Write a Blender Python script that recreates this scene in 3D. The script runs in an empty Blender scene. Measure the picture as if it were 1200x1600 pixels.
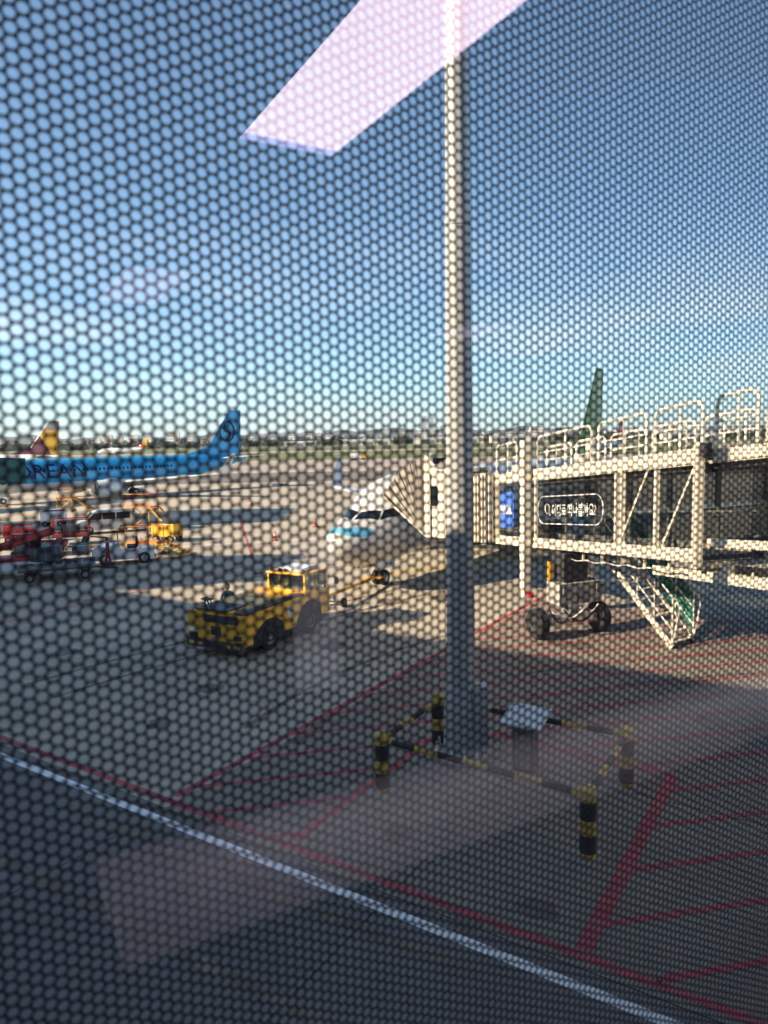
import bpy, bmesh, math, random
import numpy as np
from mathutils import Vector, Matrix
random.seed(7)
rad = math.radians
S = bpy.context.scene
COL = S.collection

# ------------------------------------------------------------------ camera
EYE = 6.8
PITCH, ROLL, FPX = rad(5.75), rad(1.1), 1120.0          # FPX: focal length in pixels of the 1200x1600 frame
FW = Vector((0, math.cos(PITCH), -math.sin(PITCH)))
_u = Vector((0, math.sin(PITCH), math.cos(PITCH)))
_r = Vector((1, 0, 0))
RI = math.cos(ROLL) * _r - math.sin(ROLL) * _u
UP = math.sin(ROLL) * _r + math.cos(ROLL) * _u
cam_d = bpy.data.cameras.new('camera')
cam = bpy.data.objects.new('camera', cam_d)
COL.objects.link(cam)
M4 = Matrix((RI, UP, -FW)).transposed().to_4x4()
M4.translation = (0, 0, EYE)
cam.matrix_world = M4
cam_d.sensor_fit = 'VERTICAL'
cam_d.sensor_height = 36.0
cam_d.sensor_width = 27.0
cam_d.lens = FPX / 1600 * 36
cam_d.clip_start = 0.01
cam_d.clip_end = 30000
cam_d.dof.use_dof = True
cam_d.dof.focus_distance = 45.0
cam_d.dof.aperture_fstop = 14.6
S.camera = cam

# ------------------------------------------------------------------ light
SUN_EL = rad(27.0)
SUN_H = Vector((-0.93, -0.37, 0)).normalized()           # horizontal direction towards the sun
world = bpy.data.worlds.new('World')
S.world = world
world.use_nodes = True
wn = world.node_tree
sky = wn.nodes.new('ShaderNodeTexSky')
sky.sky_type = 'NISHITA'
sky.sun_disc = False
sky.sun_elevation = SUN_EL
sky.sun_rotation = math.atan2(SUN_H.x, SUN_H.y)
sky.altitude = 0
sky.air_density = 0.6
sky.dust_density = 0.5
sky.ozone_density = 2.0
sky_tint = wn.nodes.new('ShaderNodeMix'); sky_tint.data_type = 'RGBA'; sky_tint.blend_type = 'MULTIPLY'
sky_tint.inputs[0].default_value = 1.0
sky_tint.inputs[7].default_value = (.97, 1.10, 1.0, 1)     # white balance of the whole sky
wn.links.new(sky.outputs[0], sky_tint.inputs[6])
# thin wisps of cloud low all round the sky
w_tc = wn.nodes.new('ShaderNodeTexCoord'); w_mp = wn.nodes.new('ShaderNodeMapping'); w_mp.inputs['Scale'].default_value = (1.5, 1.5, 8.0); w_mp.inputs['Location'].default_value = (1.0, .5, .2)
w_nz = wn.nodes.new('ShaderNodeTexNoise'); w_nz.inputs['Scale'].default_value = 1.3; w_nz.inputs['Detail'].default_value = 7; w_nz.inputs['Roughness'].default_value = .55
w_sm = wn.nodes.new('ShaderNodeMapRange'); w_sm.interpolation_type = 'SMOOTHSTEP'; w_sm.inputs['From Min'].default_value = .46; w_sm.inputs['From Max'].default_value = .72; w_sm.inputs['To Max'].default_value = .5
w_sp = wn.nodes.new('ShaderNodeSeparateXYZ')
w_m1 = wn.nodes.new('ShaderNodeMapRange'); w_m1.interpolation_type = 'SMOOTHSTEP'; w_m1.inputs['From Min'].default_value = .30; w_m1.inputs['From Max'].default_value = .10
w_mu = wn.nodes.new('ShaderNodeMath'); w_mu.operation = 'MULTIPLY'
w_mx = wn.nodes.new('ShaderNodeMix'); w_mx.data_type = 'RGBA'; w_mx.inputs[7].default_value = (5.6, 5.8, 6.0, 1)
wn.links.new(w_tc.outputs['Generated'], w_mp.inputs[0]); wn.links.new(w_mp.outputs[0], w_nz.inputs['Vector']); wn.links.new(w_nz.outputs['Fac'], w_sm.inputs[0])
wn.links.new(w_tc.outputs['Generated'], w_sp.inputs[0]); wn.links.new(w_sp.outputs[2], w_m1.inputs[0])
wn.links.new(w_sm.outputs[0], w_mu.inputs[0]); wn.links.new(w_m1.outputs[0], w_mu.inputs[1]); wn.links.new(w_mu.outputs[0], w_mx.inputs[0])
wn.links.new(sky_tint.outputs[2], w_mx.inputs[6])
wn.links.new(w_mx.outputs[2], wn.nodes['Background'].inputs[0])
wn.nodes['Background'].inputs[1].default_value = 0.118
sun_d = bpy.data.lights.new('sun', 'SUN')
sun_d.energy = 5.0
sun_d.angle = rad(0.53)
sun_d.color = (1.0, 0.82, 0.58)
sun = bpy.data.objects.new('sun', sun_d)
COL.objects.link(sun)
_sd = Vector((SUN_H.x * math.cos(SUN_EL), SUN_H.y * math.cos(SUN_EL), math.sin(SUN_EL)))
sun.rotation_euler = (-_sd).to_track_quat('-Z', 'Y').to_euler()
sun.location = (-40, -20, 60)
S.view_settings.view_transform = 'Standard'
S.view_settings.look = 'None'
S.view_settings.exposure = 1.34
S.view_settings.gamma = 1.0
S.render.engine = 'CYCLES'
S.cycles.use_denoising = True
S.render.filter_size = 1.2
S.cycles.max_bounces = 6
S.cycles.diffuse_bounces = 3
S.cycles.volume_bounces = 0
S.cycles.transparent_max_bounces = 16
S.cycles.sample_clamp_indirect = 6

# ------------------------------------------------------------------ helpers
def pray(x, y):
    return FW + RI * ((x - 600) / FPX) - UP * ((y - 800) / FPX)
def G(x, y, z=0.0):
    d = pray(x, y)
    return Vector((0, 0, EYE)) + d * ((z - EYE) / d.z)
def AT(x, y, Y):
    d = pray(x, y)
    return Vector((0, 0, EYE)) + d * (Y / d.y)

def V(*a):
    return Vector(a)

class MB:
    """collects shapes into one mesh"""
    def __init__(s):
        s.v = []; s.f = []
    def add(s, vs, fs):
        o = len(s.v)
        s.v.extend([tuple(p) for p in vs])
        s.f.extend([tuple(i + o for i in f) for f in fs])
        return s
    def box(s, c, size, ax=None, bevel=0.0):
        c = Vector(c)
        ux, uy, uz = ax if ax else (V(1, 0, 0), V(0, 1, 0), V(0, 0, 1))
        hx, hy, hz = size[0] / 2, size[1] / 2, size[2] / 2
        b = min(bevel, hx * .9, hy * .9, hz * .9)
        if b <= 0:
            vs = [c + ux * (hx * i) + uy * (hy * j) + uz * (hz * k) for i in (-1, 1) for j in (-1, 1) for k in (-1, 1)]
            return s.add(vs, [(0, 1, 3, 2), (4, 6, 7, 5), (0, 4, 5, 1), (2, 3, 7, 6), (0, 2, 6, 4), (1, 5, 7, 3)])
        bm = bmesh.new()
        bmesh.ops.create_cube(bm, size=1)
        for v in bm.verts:
            v.co = Vector((v.co.x * 2 * hx, v.co.y * 2 * hy, v.co.z * 2 * hz))
        bmesh.ops.bevel(bm, geom=list(bm.edges), offset=b, segments=2, affect='EDGES', profile=.6)
        bm.verts.index_update()
        vs = [c + ux * v.co.x + uy * v.co.y + uz * v.co.z for v in bm.verts]
        fs = [tuple(v.index for v in f.verts) for f in bm.faces]
        bm.free()
        return s.add(vs, fs)
    def bar(s, p0, p1, w, h, up=V(0, 0, 1)):
        p0, p1 = Vector(p0), Vector(p1)
        d = (p1 - p0); L = d.length; d = d.normalized()
        if abs(d.dot(up)) > .98:
            up = V(0, 1, 0)
        sd = d.cross(up).normalized(); u2 = sd.cross(d).normalized()
        return s.box((p0 + p1) / 2, (L, w, h), (d, sd, u2))
    def cyl(s, p0, p1, r0, r1=None, n=12, caps=True):
        p0, p1 = Vector(p0), Vector(p1)
        r1 = r0 if r1 is None else r1
        d = (p1 - p0).normalized()
        a = d.orthogonal().normalized(); b = d.cross(a)
        vs = []
        for p, r in ((p0, r0), (p1, r1)):
            for i in range(n):
                t = 2 * math.pi * i / n
                vs.append(p + a * (r * math.cos(t)) + b * (r * math.sin(t)))
        fs = [(i, (i + 1) % n, n + (i + 1) % n, n + i) for i in range(n)]
        if caps:
            fs += [tuple(range(n - 1, -1, -1)), tuple(range(n, 2 * n))]
        return s.add(vs, fs)
    def tube(s, pts, r, n=8, closed=False):
        pts = [Vector(p) for p in pts]
        m = len(pts); vs = []; prev = None
        for i, p in enumerate(pts):
            if closed:
                d = (pts[(i + 1) % m] - pts[i - 1]).normalized()
            else:
                d = (pts[min(i + 1, m - 1)] - pts[max(i - 1, 0)]).normalized()
            a = d.orthogonal().normalized() if prev is None else (prev - d * prev.dot(d)).normalized()
            prev = a; b = d.cross(a)
            rr = r[i] if isinstance(r, (list, tuple)) else r
            vs += [p + a * (rr * math.cos(2 * math.pi * k / n)) + b * (rr * math.sin(2 * math.pi * k / n)) for k in range(n)]
        fs = []
        for i in range(m if closed else m - 1):
            o, q = i * n, ((i + 1) % m) * n
            fs += [(o + k, o + (k + 1) % n, q + (k + 1) % n, q + k) for k in range(n)]
        if not closed:
            fs += [tuple(range(n - 1, -1, -1)), tuple((m - 1) * n + k for k in range(n))]
        return s.add(vs, fs)
    def lathe(s, prof, o, axis, n=24):
        """prof: (distance along axis, radius)"""
        o, axis = Vector(o), Vector(axis).normalized()
        a = axis.orthogonal().normalized(); b = axis.cross(a)
        vs = []
        for t, r in prof:
            vs += [o + axis * t + a * (r * math.cos(2 * math.pi * k / n)) + b * (r * math.sin(2 * math.pi * k / n)) for k in range(n)]
        fs = []
        for i in range(len(prof) - 1):
            fs += [(i * n + k, i * n + (k + 1) % n, (i + 1) * n + (k + 1) % n, (i + 1) * n + k) for k in range(n)]
        return s.add(vs, fs)
    def prism(s, poly, d):
        poly = [Vector(p) for p in poly]; d = Vector(d); n = len(poly)
        fs = [tuple(range(n - 1, -1, -1)), tuple(range(n, 2 * n))]
        fs += [(i, (i + 1) % n, n + (i + 1) % n, n + i) for i in range(n)]
        return s.add(poly + [p + d for p in poly], fs)
    def quad(s, a, b, c, d):
        return s.add([a, b, c, d], [(0, 1, 2, 3)])
    def mesh(s, name, mat, smooth=False, off=V(0, 0, 0)):
        me = bpy.data.meshes.new(name)
        me.from_pydata([(p[0] - off.x, p[1] - off.y, p[2] - off.z) for p in s.v], [], s.f)
        bm = bmesh.new(); bm.from_mesh(me)
        bmesh.ops.recalc_face_normals(bm, faces=list(bm.faces))
        bm.to_mesh(me); bm.free()
        if mat:
            me.materials.append(mat)
        if smooth:
            me.polygons.foreach_set('use_smooth', [True] * len(me.polygons))
            try:
                me.set_sharp_from_angle(angle=rad(38))
            except Exception:
                pass
        return me
    def build(s, name, mat, parent=None, smooth=False, world=True):
        """world=True: the shapes are in world space and the parent is an unrotated Empty"""
        off = V(0, 0, 0)
        p = parent
        while p is not None and world:
            off = off + p.location; p = p.parent
        o = bpy.data.objects.new(name, s.mesh(name, mat, smooth, off))
        COL.objects.link(o)
        o.parent = parent
        return o

def tag(o, label=None, cat=None, group=None, kind=None):
    if label: o['label'] = label
    if cat: o['category'] = cat
    if group: o['group'] = group
    if kind: o['kind'] = kind
    return o
def thing(name, label, cat, loc=(0, 0, 0), rz=0.0, group=None):
    o = bpy.data.objects.new(name, None)
    COL.objects.link(o)
    o.empty_display_size = .2
    o.location = loc
    o.rotation_euler = (0, 0, rz)
    return tag(o, label, cat, group)
def copy_tree(o, parent=None):
    c = o.copy(); COL.objects.link(c); c.parent = parent
    for ch in list(o.children):
        copy_tree(ch, c)
    return c

# ------------------------------------------------------------------ materials
def nodes_of(name):
    m = bpy.data.materials.new(name)
    m.use_nodes = True
    return m, m.node_tree.nodes, m.node_tree.links, m.node_tree.nodes['Principled BSDF']
def mat(name, col, rough=.6, metal=0.0, var=.12, scale=3.0, bump=0.0, bscale=40.0, rand=0.0, coat=0.0, dirt=None, dscale=.8):
    m, N, L, P = nodes_of(name)
    P.inputs['Roughness'].default_value = rough
    P.inputs['Metallic'].default_value = metal
    P.inputs['Coat Weight'].default_value = coat
    tc = N.new('ShaderNodeTexCoord')
    nz = N.new('ShaderNodeTexNoise')
    nz.inputs['Scale'].default_value = scale
    nz.inputs['Detail'].default_value = 6
    L.new(tc.outputs['Object'], nz.inputs['Vector'])
    mr = N.new('ShaderNodeMapRange')
    mr.inputs['From Min'].default_value = .3; mr.inputs['From Max'].default_value = .7
    mr.inputs['To Min'].default_value = 1 - var; mr.inputs['To Max'].default_value = 1 + var
    L.new(nz.outputs['Fac'], mr.inputs['Value'])
    val = mr.outputs[0]
    if rand:
        oi = N.new('ShaderNodeObjectInfo')
        r2 = N.new('ShaderNodeMapRange')
        r2.inputs['To Min'].default_value = 1 - rand; r2.inputs['To Max'].default_value = 1 + rand
        L.new(oi.outputs['Random'], r2.inputs['Value'])
        mu = N.new('ShaderNodeMath'); mu.operation = 'MULTIPLY'
        L.new(val, mu.inputs[0]); L.new(r2.outputs[0], mu.inputs[1])
        val = mu.outputs[0]
    vm = N.new('ShaderNodeVectorMath'); vm.operation = 'SCALE'
    vm.inputs[0].default_value = col[:3]
    L.new(val, vm.inputs['Scale'])
    out = vm.outputs[0]
    if dirt:
        n2 = N.new('ShaderNodeTexNoise')
        n2.inputs['Scale'].default_value = dscale; n2.inputs['Detail'].default_value = 8; n2.inputs['Roughness'].default_value = .65
        L.new(tc.outputs['Object'], n2.inputs['Vector'])
        m2 = N.new('ShaderNodeMapRange')
        m2.inputs['From Min'].default_value = .5; m2.inputs['From Max'].default_value = .72
        L.new(n2.outputs['Fac'], m2.inputs['Value'])
        mx = N.new('ShaderNodeMix'); mx.data_type = 'RGBA'
        L.new(m2.outputs[0], mx.inputs[0]); L.new(out, mx.inputs[6]); mx.inputs[7].default_value = (*dirt, 1)
        out = mx.outputs[2]
    L.new(out, P.inputs['Base Color'])
    if bump:
        n3 = N.new('ShaderNodeTexNoise'); n3.inputs['Scale'].default_value = bscale; n3.inputs['Detail'].default_value = 4
        L.new(tc.outputs['Object'], n3.inputs['Vector'])
        bp = N.new('ShaderNodeBump'); bp.inputs['Strength'].default_value = bump; bp.inputs['Distance'].default_value = .02
        L.new(n3.outputs['Fac'], bp.inputs['Height']); L.new(bp.outputs[0], P.inputs['Normal'])
    return m
def emit(name, col, st):
    m, N, L, P = nodes_of(name)
    P.inputs['Base Color'].default_value = (*col, 1)
    P.inputs['Emission Color'].default_value = (*col, 1)
    P.inputs['Emission Strength'].default_value = st
    return m
def glassmat(name, tint=(1, 1, 1), f0=.04, boost=1.0):
    """thin glazing: clear (or tinted) with a Fresnel-weighted mirror"""
    m, N, L, P = nodes_of(name)
    N.remove(P)
    out = N['Material Output']
    lw = N.new('ShaderNodeLayerWeight'); lw.inputs['Blend'].default_value = .5
    pw = N.new('ShaderNodeMath'); pw.operation = 'POWER'; pw.inputs[1].default_value = 5
    L.new(lw.outputs['Facing'], pw.inputs[0])
    ml = N.new('ShaderNodeMath'); ml.operation = 'MULTIPLY_ADD'; ml.inputs[1].default_value = (1 - f0) * boost; ml.inputs[2].default_value = f0 * boost
    L.new(pw.outputs[0], ml.inputs[0])
    t = N.new('ShaderNodeBsdfTransparent'); t.inputs[0].default_value = (*tint, 1)
    g = N.new('ShaderNodeBsdfGlossy'); g.inputs['Roughness'].default_value = .0
    mx = N.new('ShaderNodeMixShader')
    L.new(ml.outputs[0], mx.inputs[0]); L.new(t.outputs[0], mx.inputs[1]); L.new(g.outputs[0], mx.inputs[2])
    L.new(mx.outputs[0], out.inputs[0])
    return m

CONC = (.42, .345, .262)
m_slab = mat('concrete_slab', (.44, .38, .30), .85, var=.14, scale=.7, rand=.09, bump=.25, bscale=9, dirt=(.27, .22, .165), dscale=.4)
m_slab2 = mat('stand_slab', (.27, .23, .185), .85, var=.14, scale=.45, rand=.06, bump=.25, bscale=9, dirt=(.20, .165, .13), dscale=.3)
m_road = mat('service_road', (.175, .16, .15), .88, var=.18, scale=.5, rand=.05, bump=.3, bscale=14, dirt=(.15, .135, .125), dscale=.5)
m_ground = mat('apron_concrete', (.43, .365, .285), .88, var=.14, scale=.03, bump=.2, bscale=5, dirt=(.31, .25, .19), dscale=.02)
m_asph = mat('asphalt', (.16, .135, .115), .9, var=.15, scale=.05)
m_tarmac = mat('taxiway_concrete', (.36, .30, .25), .9, var=.14, scale=.02)
m_grass = mat('grass', (.135, .15, .05), .95, var=.4, scale=.018, dirt=(.22, .18, .08), dscale=.03)
m_red = mat('red_paint', (.46, .06, .08), .7, var=.25, scale=2.5, dirt=(.24, .15, .12), dscale=4.0)
m_white = mat('white_line_paint', (.84, .84, .83), .6, var=.06, scale=2)
m_yline = mat('yellow_line_paint', (.62, .40, .05), .7, var=.15, scale=2)
m_cream = mat('cream_paint', (.80, .73, .60), .5, var=.07, scale=1.2, dirt=(.55, .47, .36), dscale=1.1)
m_galv = mat('galvanised_rail', (.82, .77, .66), .45, metal=.0, var=.06)
m_dark = mat('dark_steel', (.045, .045, .05), .5, var=.2)
m_grey = mat('grey_steel', (.27, .27, .27), .55, metal=.2, var=.2, dirt=(.12, .11, .10), dscale=1.5)
m_black = mat('black_rubber', (.018, .018, .02), .75, var=.3, scale=6)
m_tyre = mat('tyre_rubber', (.02, .02, .022), .8, var=.3, scale=8, bump=.2)
m_yel = mat('yellow_paint', (.80, .42, .02), .42, var=.10, scale=1.2, coat=.15, dirt=(.40, .22, .04), dscale=1.2)
m_yblk = mat('barrier_yellow', (.62, .40, .06), .6, var=.15, scale=4, dirt=(.35, .24, .07), dscale=4)
m_blk = mat('barrier_black', (.022, .022, .024), .6, var=.3, scale=4)
m_pole = mat('pole_paint', (.43, .43, .43), .45, var=.06, scale=.8, dirt=(.35, .345, .335), dscale=.6)
m_wp = mat('white_gloss_paint', (.78, .78, .77), .3, var=.04, scale=.6, coat=.3)
m_green = mat('green_panel', (.03, .22, .17), .5, var=.15, scale=2)
m_teal = mat('dark_green_canopy', (.02, .11, .10), .7, var=.2, scale=2)
m_blue = mat('blue_vinyl', (.06, .16, .62), .5, var=.06)
m_letter = mat('white_vinyl', (.85, .84, .82), .5, var=.03)
m_orange = mat('orange_paint', (.72, .24, .03), .5, var=.1)
m_redp = mat('red_gse_paint', (.55, .05, .04), .5, var=.12, scale=3)
m_conc2 = mat('fresh_concrete', (.30, .28, .25), .9, var=.15, scale=2, bump=.3)
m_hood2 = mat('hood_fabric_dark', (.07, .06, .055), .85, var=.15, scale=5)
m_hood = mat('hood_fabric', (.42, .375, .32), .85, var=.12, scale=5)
m_glassd = glassmat('dark_glazing', (.46, .49, .50), .05)
m_glassv = glassmat('vehicle_glass', (.60, .66, .64), .06, 1.2)
m_int = mat('cab_interior', (.08, .08, .08), .8)
m_panel = mat('bridge_interior', (.20, .19, .18), .8, var=.1)
m_bldg = mat('terminal_cladding', (.40, .40, .40), .6, var=.06, scale=.3)
m_alu = mat('bare_aluminium', (.70, .70, .71), .25, metal=.9, var=.05)
m_dglass = mat('cockpit_glass', (.012, .016, .022), .08, var=.1)
m_navy = mat('navy_paint', (.006, .018, .075), .4, var=.05)
m_skin = mat('skin', (.42, .25, .17), .6, var=.05)

# ------------------------------------------------------------------ apron frame: A along the stand lines, B away from the terminal
A = V(.84, -.5426, 0).normalized()
B = V(-A.y, A.x, 0)
def AB(a, b, z=0.0):
    p = A * a + B * b
    return V(p.x, p.y, z)

# ================================================================== THE SETTING
ground = MB()
ground.add([(-8000, -200, -.03), (8000, -200, -.03), (8000, 8300, -.03), (-8000, 8300, -.03)], [(0, 1, 2, 3)])
tag(ground.build('ground', m_ground), kind='structure')

apron = thing('apron', None, None, (0, 0, 0)); apron['kind'] = 'structure'
SL = 5.0
slab_me = [MB().box((0, 0, -.011), (SL - .03, SL - .03, .022)).mesh('concrete_slab', m_) for m_ in (m_slab, m_slab2, m_road)]
rot = math.atan2(A.y, A.x)
k = 0
for i in range(-12, 5):
    for j in range(0, 15):
        ca, cb_ = -.5 + (i + .5) * SL, -1.5 + (j + .5) * SL
        c = AB(ca, cb_)
        pj = c - V(0, 0, EYE)
        dep = pj.dot(FW)
        px = 600 + FPX * pj.dot(RI) / dep if dep > 1 else 9999
        if dep < 3 or px < -500 or px > 1700:
            continue
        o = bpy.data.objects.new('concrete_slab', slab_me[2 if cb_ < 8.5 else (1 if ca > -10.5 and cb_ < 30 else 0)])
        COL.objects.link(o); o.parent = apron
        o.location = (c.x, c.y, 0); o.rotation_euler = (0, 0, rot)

def strip(name, x0, x1, y0, y1, z, m):
    q = MB().add([(x0, y0, z), (x1, y0, z), (x1, y1, z), (x0, y1, z)], [(0, 1, 2, 3)])
    return tag(q.build(name, m), kind='structure')
strip('taxilane', -900, 900, 122, 160, .0, m_asph)
strip('taxiway', -2500, 2500, 175, 258, .01, m_tarmac)
strip('grass_field', -4000, 4000, 262, 445, .02, m_grass)
strip('runway', -4000, 4000, 452, 520, .03, m_tarmac)
strip('grass_verge', -6000, 6000, 526, 1500, .02, m_grass)

def line(p0, p1, w, m, z=.006, name='painted_line'):
    p0, p1 = V(p0.x, p0.y, 0), V(p1.x, p1.y, 0)
    d = (p1 - p0).normalized(); n = V(-d.y, d.x, 0) * (w / 2)
    zz = V(0, 0, z)
    return MB().quad(p0 - n + zz, p1 - n + zz, p1 + n + zz, p0 + n + zz).build(name, m, apron)
line(AB(-40, 8.18), AB(14, 8.18), .17, m_white, name='white_line')
line(AB(-40, 8.73), AB(14, 8.73), .15, m_red, name='red_line')
A1, A2, A3, BT, BE = -10.69, -7.71, -2.69, 14.64, 29.5
line(AB(A1, 8.9), AB(A1, BE), .17, m_red, .0075, 'red_line')
line(AB(A2, 8.9), AB(A2, BT), .17, m_red, .0075, 'red_line')
line(AB(A3, 8.85), AB(A3, BT), .23, m_red, .0075, 'red_line')
line(AB(A2, BT), AB(A3, BT), .17, m_red, .009, 'red_line')
hd = V(.984, .18, 0).normalized(); hn = V(-.18, .984, 0).normalized()
for kk in range(-4, 22):
    off = 8.70 + 1.085 * kk
    # walk the hatch line and keep the stretches inside the hatched area
    run = None
    pts = [hn * off + hd * (t * .05) for t in range(-260, 420)]
    for p in pts + [None]:
        ok = False
        if p is not None:
            a, b = p.dot(A), p.dot(B)
            ok = a > A1 and 8.80 < b < BE and not (A2 < a < A3 and b < BT) and a < 16
        if ok and run is None:
            run = p
        if not ok and run is not None:
            if (last - run).length > .3:
                line(run, last, .12, m_red, .006, 'red_line')
            run = None
        last = p
# lines farther out on the apron
for a, b, w, m in (((-20, 979), (420, 876), .15, m_red), ((371, 800), (396, 875), .15, m_red),
                   ((560, 905), (1010, 838), .32, m_yline), ((150, 862), (560, 838), .2, m_white), ((420, 741), (700, 742), .4, m_yline),
                   ((0, 781), (300, 776), .4, m_dark), ((400, 792), (640, 789), .22, m_dark)):
    line(G(*a), G(*b), w, m, .007)

# terminal behind and to the left: its shade lies over the stand
def ABbox(mb, a0, a1, b0, b1, z0, z1):
    mb.box(AB((a0 + a1) / 2, (b0 + b1) / 2, (z0 + z1) / 2), (a1 - a0, b1 - b0, z1 - z0), (A, B, V(0, 0, 1)))
    return mb
TB = -7.5
term = thing('terminal_building', 'pale clad terminal building behind the boarding corridor', 'building', AB(0, TB - 15))
ABbox(MB(), -62, 90, TB - 30, TB, 0, 16.9).build('wall', m_bldg, term)
ABbox(MB(), -62.6, 90.6, TB - 30.6, TB + .5, 16.9, 17.5).build('roof', m_grey, term)
for i in range(-6, 9):
    ABbox(MB(), i * 10 + 1, i * 10 + 9, TB + .003, TB + .06, 6, 11).build('window', m_dglass, term)
tw = thing('shade_tower', 'added tall square tower beyond the left edge, there to cast shade', 'tower', (-71, 45, 0))  # unseen tower added for its shadow bands on the apron
MB().box((-71, 45, 13), (8, 8, 26)).build('shaft', m_bldg, tw)
MB().box((-71, 45, 28), (11, 11, 4), bevel=.4).build('shade_tower_head', m_dglass, tw)
MB().box((-71, 45, 30.4), (12, 12, .8)).build('roof', m_grey, tw)

t2 = thing('end_shade_tower', 'added square tower at the end of the terminal, there to cast shade', 'tower', (-64, 17.2, 0))  # second unseen tower, added to lay a shadow over the left equipment
MB().box((-64, 17.2, 13.5), (6, 6, 27)).build('shaft', m_bldg, t2)
MB().box((-64, 17.2, 28.2), (7.4, 7.4, 2.4), bevel=.3).build('shade_tower_head', m_dglass, t2)
MB().box((-64, 17.2, 29.8), (8, 8, .8)).build('roof', m_grey, t2)

# wear on the apron: tyre marks and oil stains, thin films on the slabs
m_rub = mat('tyre_mark', (.17, .14, .11), .9, var=.25, scale=1.2, dirt=(.33, .27, .20), dscale=1.5)
m_oil = mat('oil_stain', (.15, .125, .10), .7, var=.25, scale=1.5, dirt=(.27, .22, .17), dscale=2.0)
def ribbon(pts, w, m, z, name):
    vs = []
    for i in range(len(pts)):
        d = (pts[min(i + 1, len(pts) - 1)] - pts[max(i - 1, 0)]).normalized(); n = V(-d.y, d.x, 0) * (w / 2) * random.uniform(.8, 1.15)
        vs += [pts[i] - n + V(0, 0, z), pts[i] + n + V(0, 0, z)]
    return MB().add(vs, [(i * 2, i * 2 + 2, i * 2 + 3, i * 2 + 1) for i in range(len(pts) - 1)]).build(name, m, apron)
for p0_, p1_, p2_, g_ in (((60, 1080), (330, 1000), (640, 925), 1.7), ((330, 905), (520, 880), (760, 855), 1.9), ((420, 1150), (560, 1040), (760, 990), 1.6), ((20, 850), (330, 815), (620, 800), 2.2), ((800, 1075), (980, 1045), (1190, 1035), 1.8), ((40, 1290), (420, 1470), (700, 1590), 1.6)):
    a_, b_, c_ = G(*p0_), G(*p1_), G(*p2_)
    cen = [a_ * ((1 - t) ** 2) + b_ * (2 * t * (1 - t)) + c_ * (t * t) for t in [i / 24 for i in range(25)]]
    dd = (c_ - a_).normalized(); nn = V(-dd.y, dd.x, 0)
    for s_ in (-.5, .5):
        ribbon([q_ + nn * (g_ * s_) for q_ in cen], .2, m_rub, .0035, 'tyre_mark')
ro = random.Random(5)
for px, py, sz in ((520, 1010, .5), (690, 935, .7), (905, 1010, .55), (870, 1004, .4), (330, 1075, .45), (150, 940, .8), (470, 870, .9), (620, 1300, .3), (840, 1420, .3), (1110, 1130, .4), (250, 1130, .35), (610, 940, .6), (100, 1020, .5), (730, 1440, .25)):
    c_ = G(px, py)
    rim_ = [c_ + V(sz * r_ * math.cos(t), sz * r_ * math.sin(t) * 1.2, .0046) for t, r_ in ((2 * math.pi * q_ / 16, ro.uniform(.55, 1.1)) for q_ in range(16))]
    MB().add(rim_, [tuple(range(16))]).build('oil_stain', m_oil, apron)

# hills, wood, city
def ridge(name, Y, x0, x1, n, hfun, colr, depth):
    mb = MB(); vs = []; fs = []
    for r in range(7):
        t = r / 6
        for i in range(n + 1):
            x = x0 + (x1 - x0) * i / n
            prof = math.sin(min(t * 1.25, 1) * math.pi / 2)
            jit = 1 + .12 * math.sin(x * .011 + r * 2.1) + .08 * math.sin(x * .023 - r)
            vs.append((x, Y + depth * t, -3 + hfun(x) * prof * jit))
    for r in range(6):
        for i in range(n):
            a = r * (n + 1) + i
            fs.append((a, a + 1, a + n + 2, a + n + 1))
    mb.add(vs, fs)
    return tag(mb.build(name, mat(name + '_woodland', colr, .95, var=.35, scale=.012), smooth=True), kind='structure')
ridge('hills', 3900, -4200, 4200, 260, lambda x: 46 + 16 * math.sin(x * .0021 + .8) + 11 * math.sin(x * .0057 + 2) + 6 * math.sin(x * .017) + max(0, 24 * math.exp(-((x + 870) / 240) ** 2)) + max(0, 16 * math.exp(-((x + 1700) / 160) ** 2)), (.05, .06, .045), 500)
ridge('far_hills', 7000, -7000, 7000, 200, lambda x: 66 + 30 * math.sin(x * .0011 + 2) + 14 * math.sin(x * .0037), (.06, .07, .06), 800)

m_leaf = mat('distant_foliage', (.055, .07, .03), .95, var=.5, scale=.12)
wood = MB()
rw = random.Random(3)
for i in range(1150):
    x = rw.uniform(-640, 640); y = rw.uniform(960, 1120)
    h = rw.uniform(5, 10.5) * (1.25 if rw.random() < .15 else 1)
    w = h * rw.uniform(.55, .95)
    for q in range(26):
        u = rw.uniform(0, 2 * math.pi); zz = rw.betavariate(2, 1.6)
        rr = w * .62 * math.sqrt(rw.random()) * math.sqrt(max(.05, 1 - (2 * zz - 1) ** 2 * .8))
        c = V(x + rr * math.cos(u), y + rr * math.sin(u), .6 + zz * h)
        s = rw.uniform(.8, 1.7)
        a = V(rw.uniform(-1, 1), rw.uniform(-1, 1), rw.uniform(-1, 1)).normalized()
        b = a.orthogonal().normalized()
        cc = a.cross(b)
        wood.add([c + a * s, c + b * s, c - a * s, c - b * s, c + cc * s * .6], [(0, 1, 4), (1, 2, 4), (2, 3, 4), (3, 0, 4), (3, 2, 1, 0)])
tag(wood.build('distant_wood', m_leaf), 'belt of dark green trees across the far airfield edge', 'woodland', kind='stuff')

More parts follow.
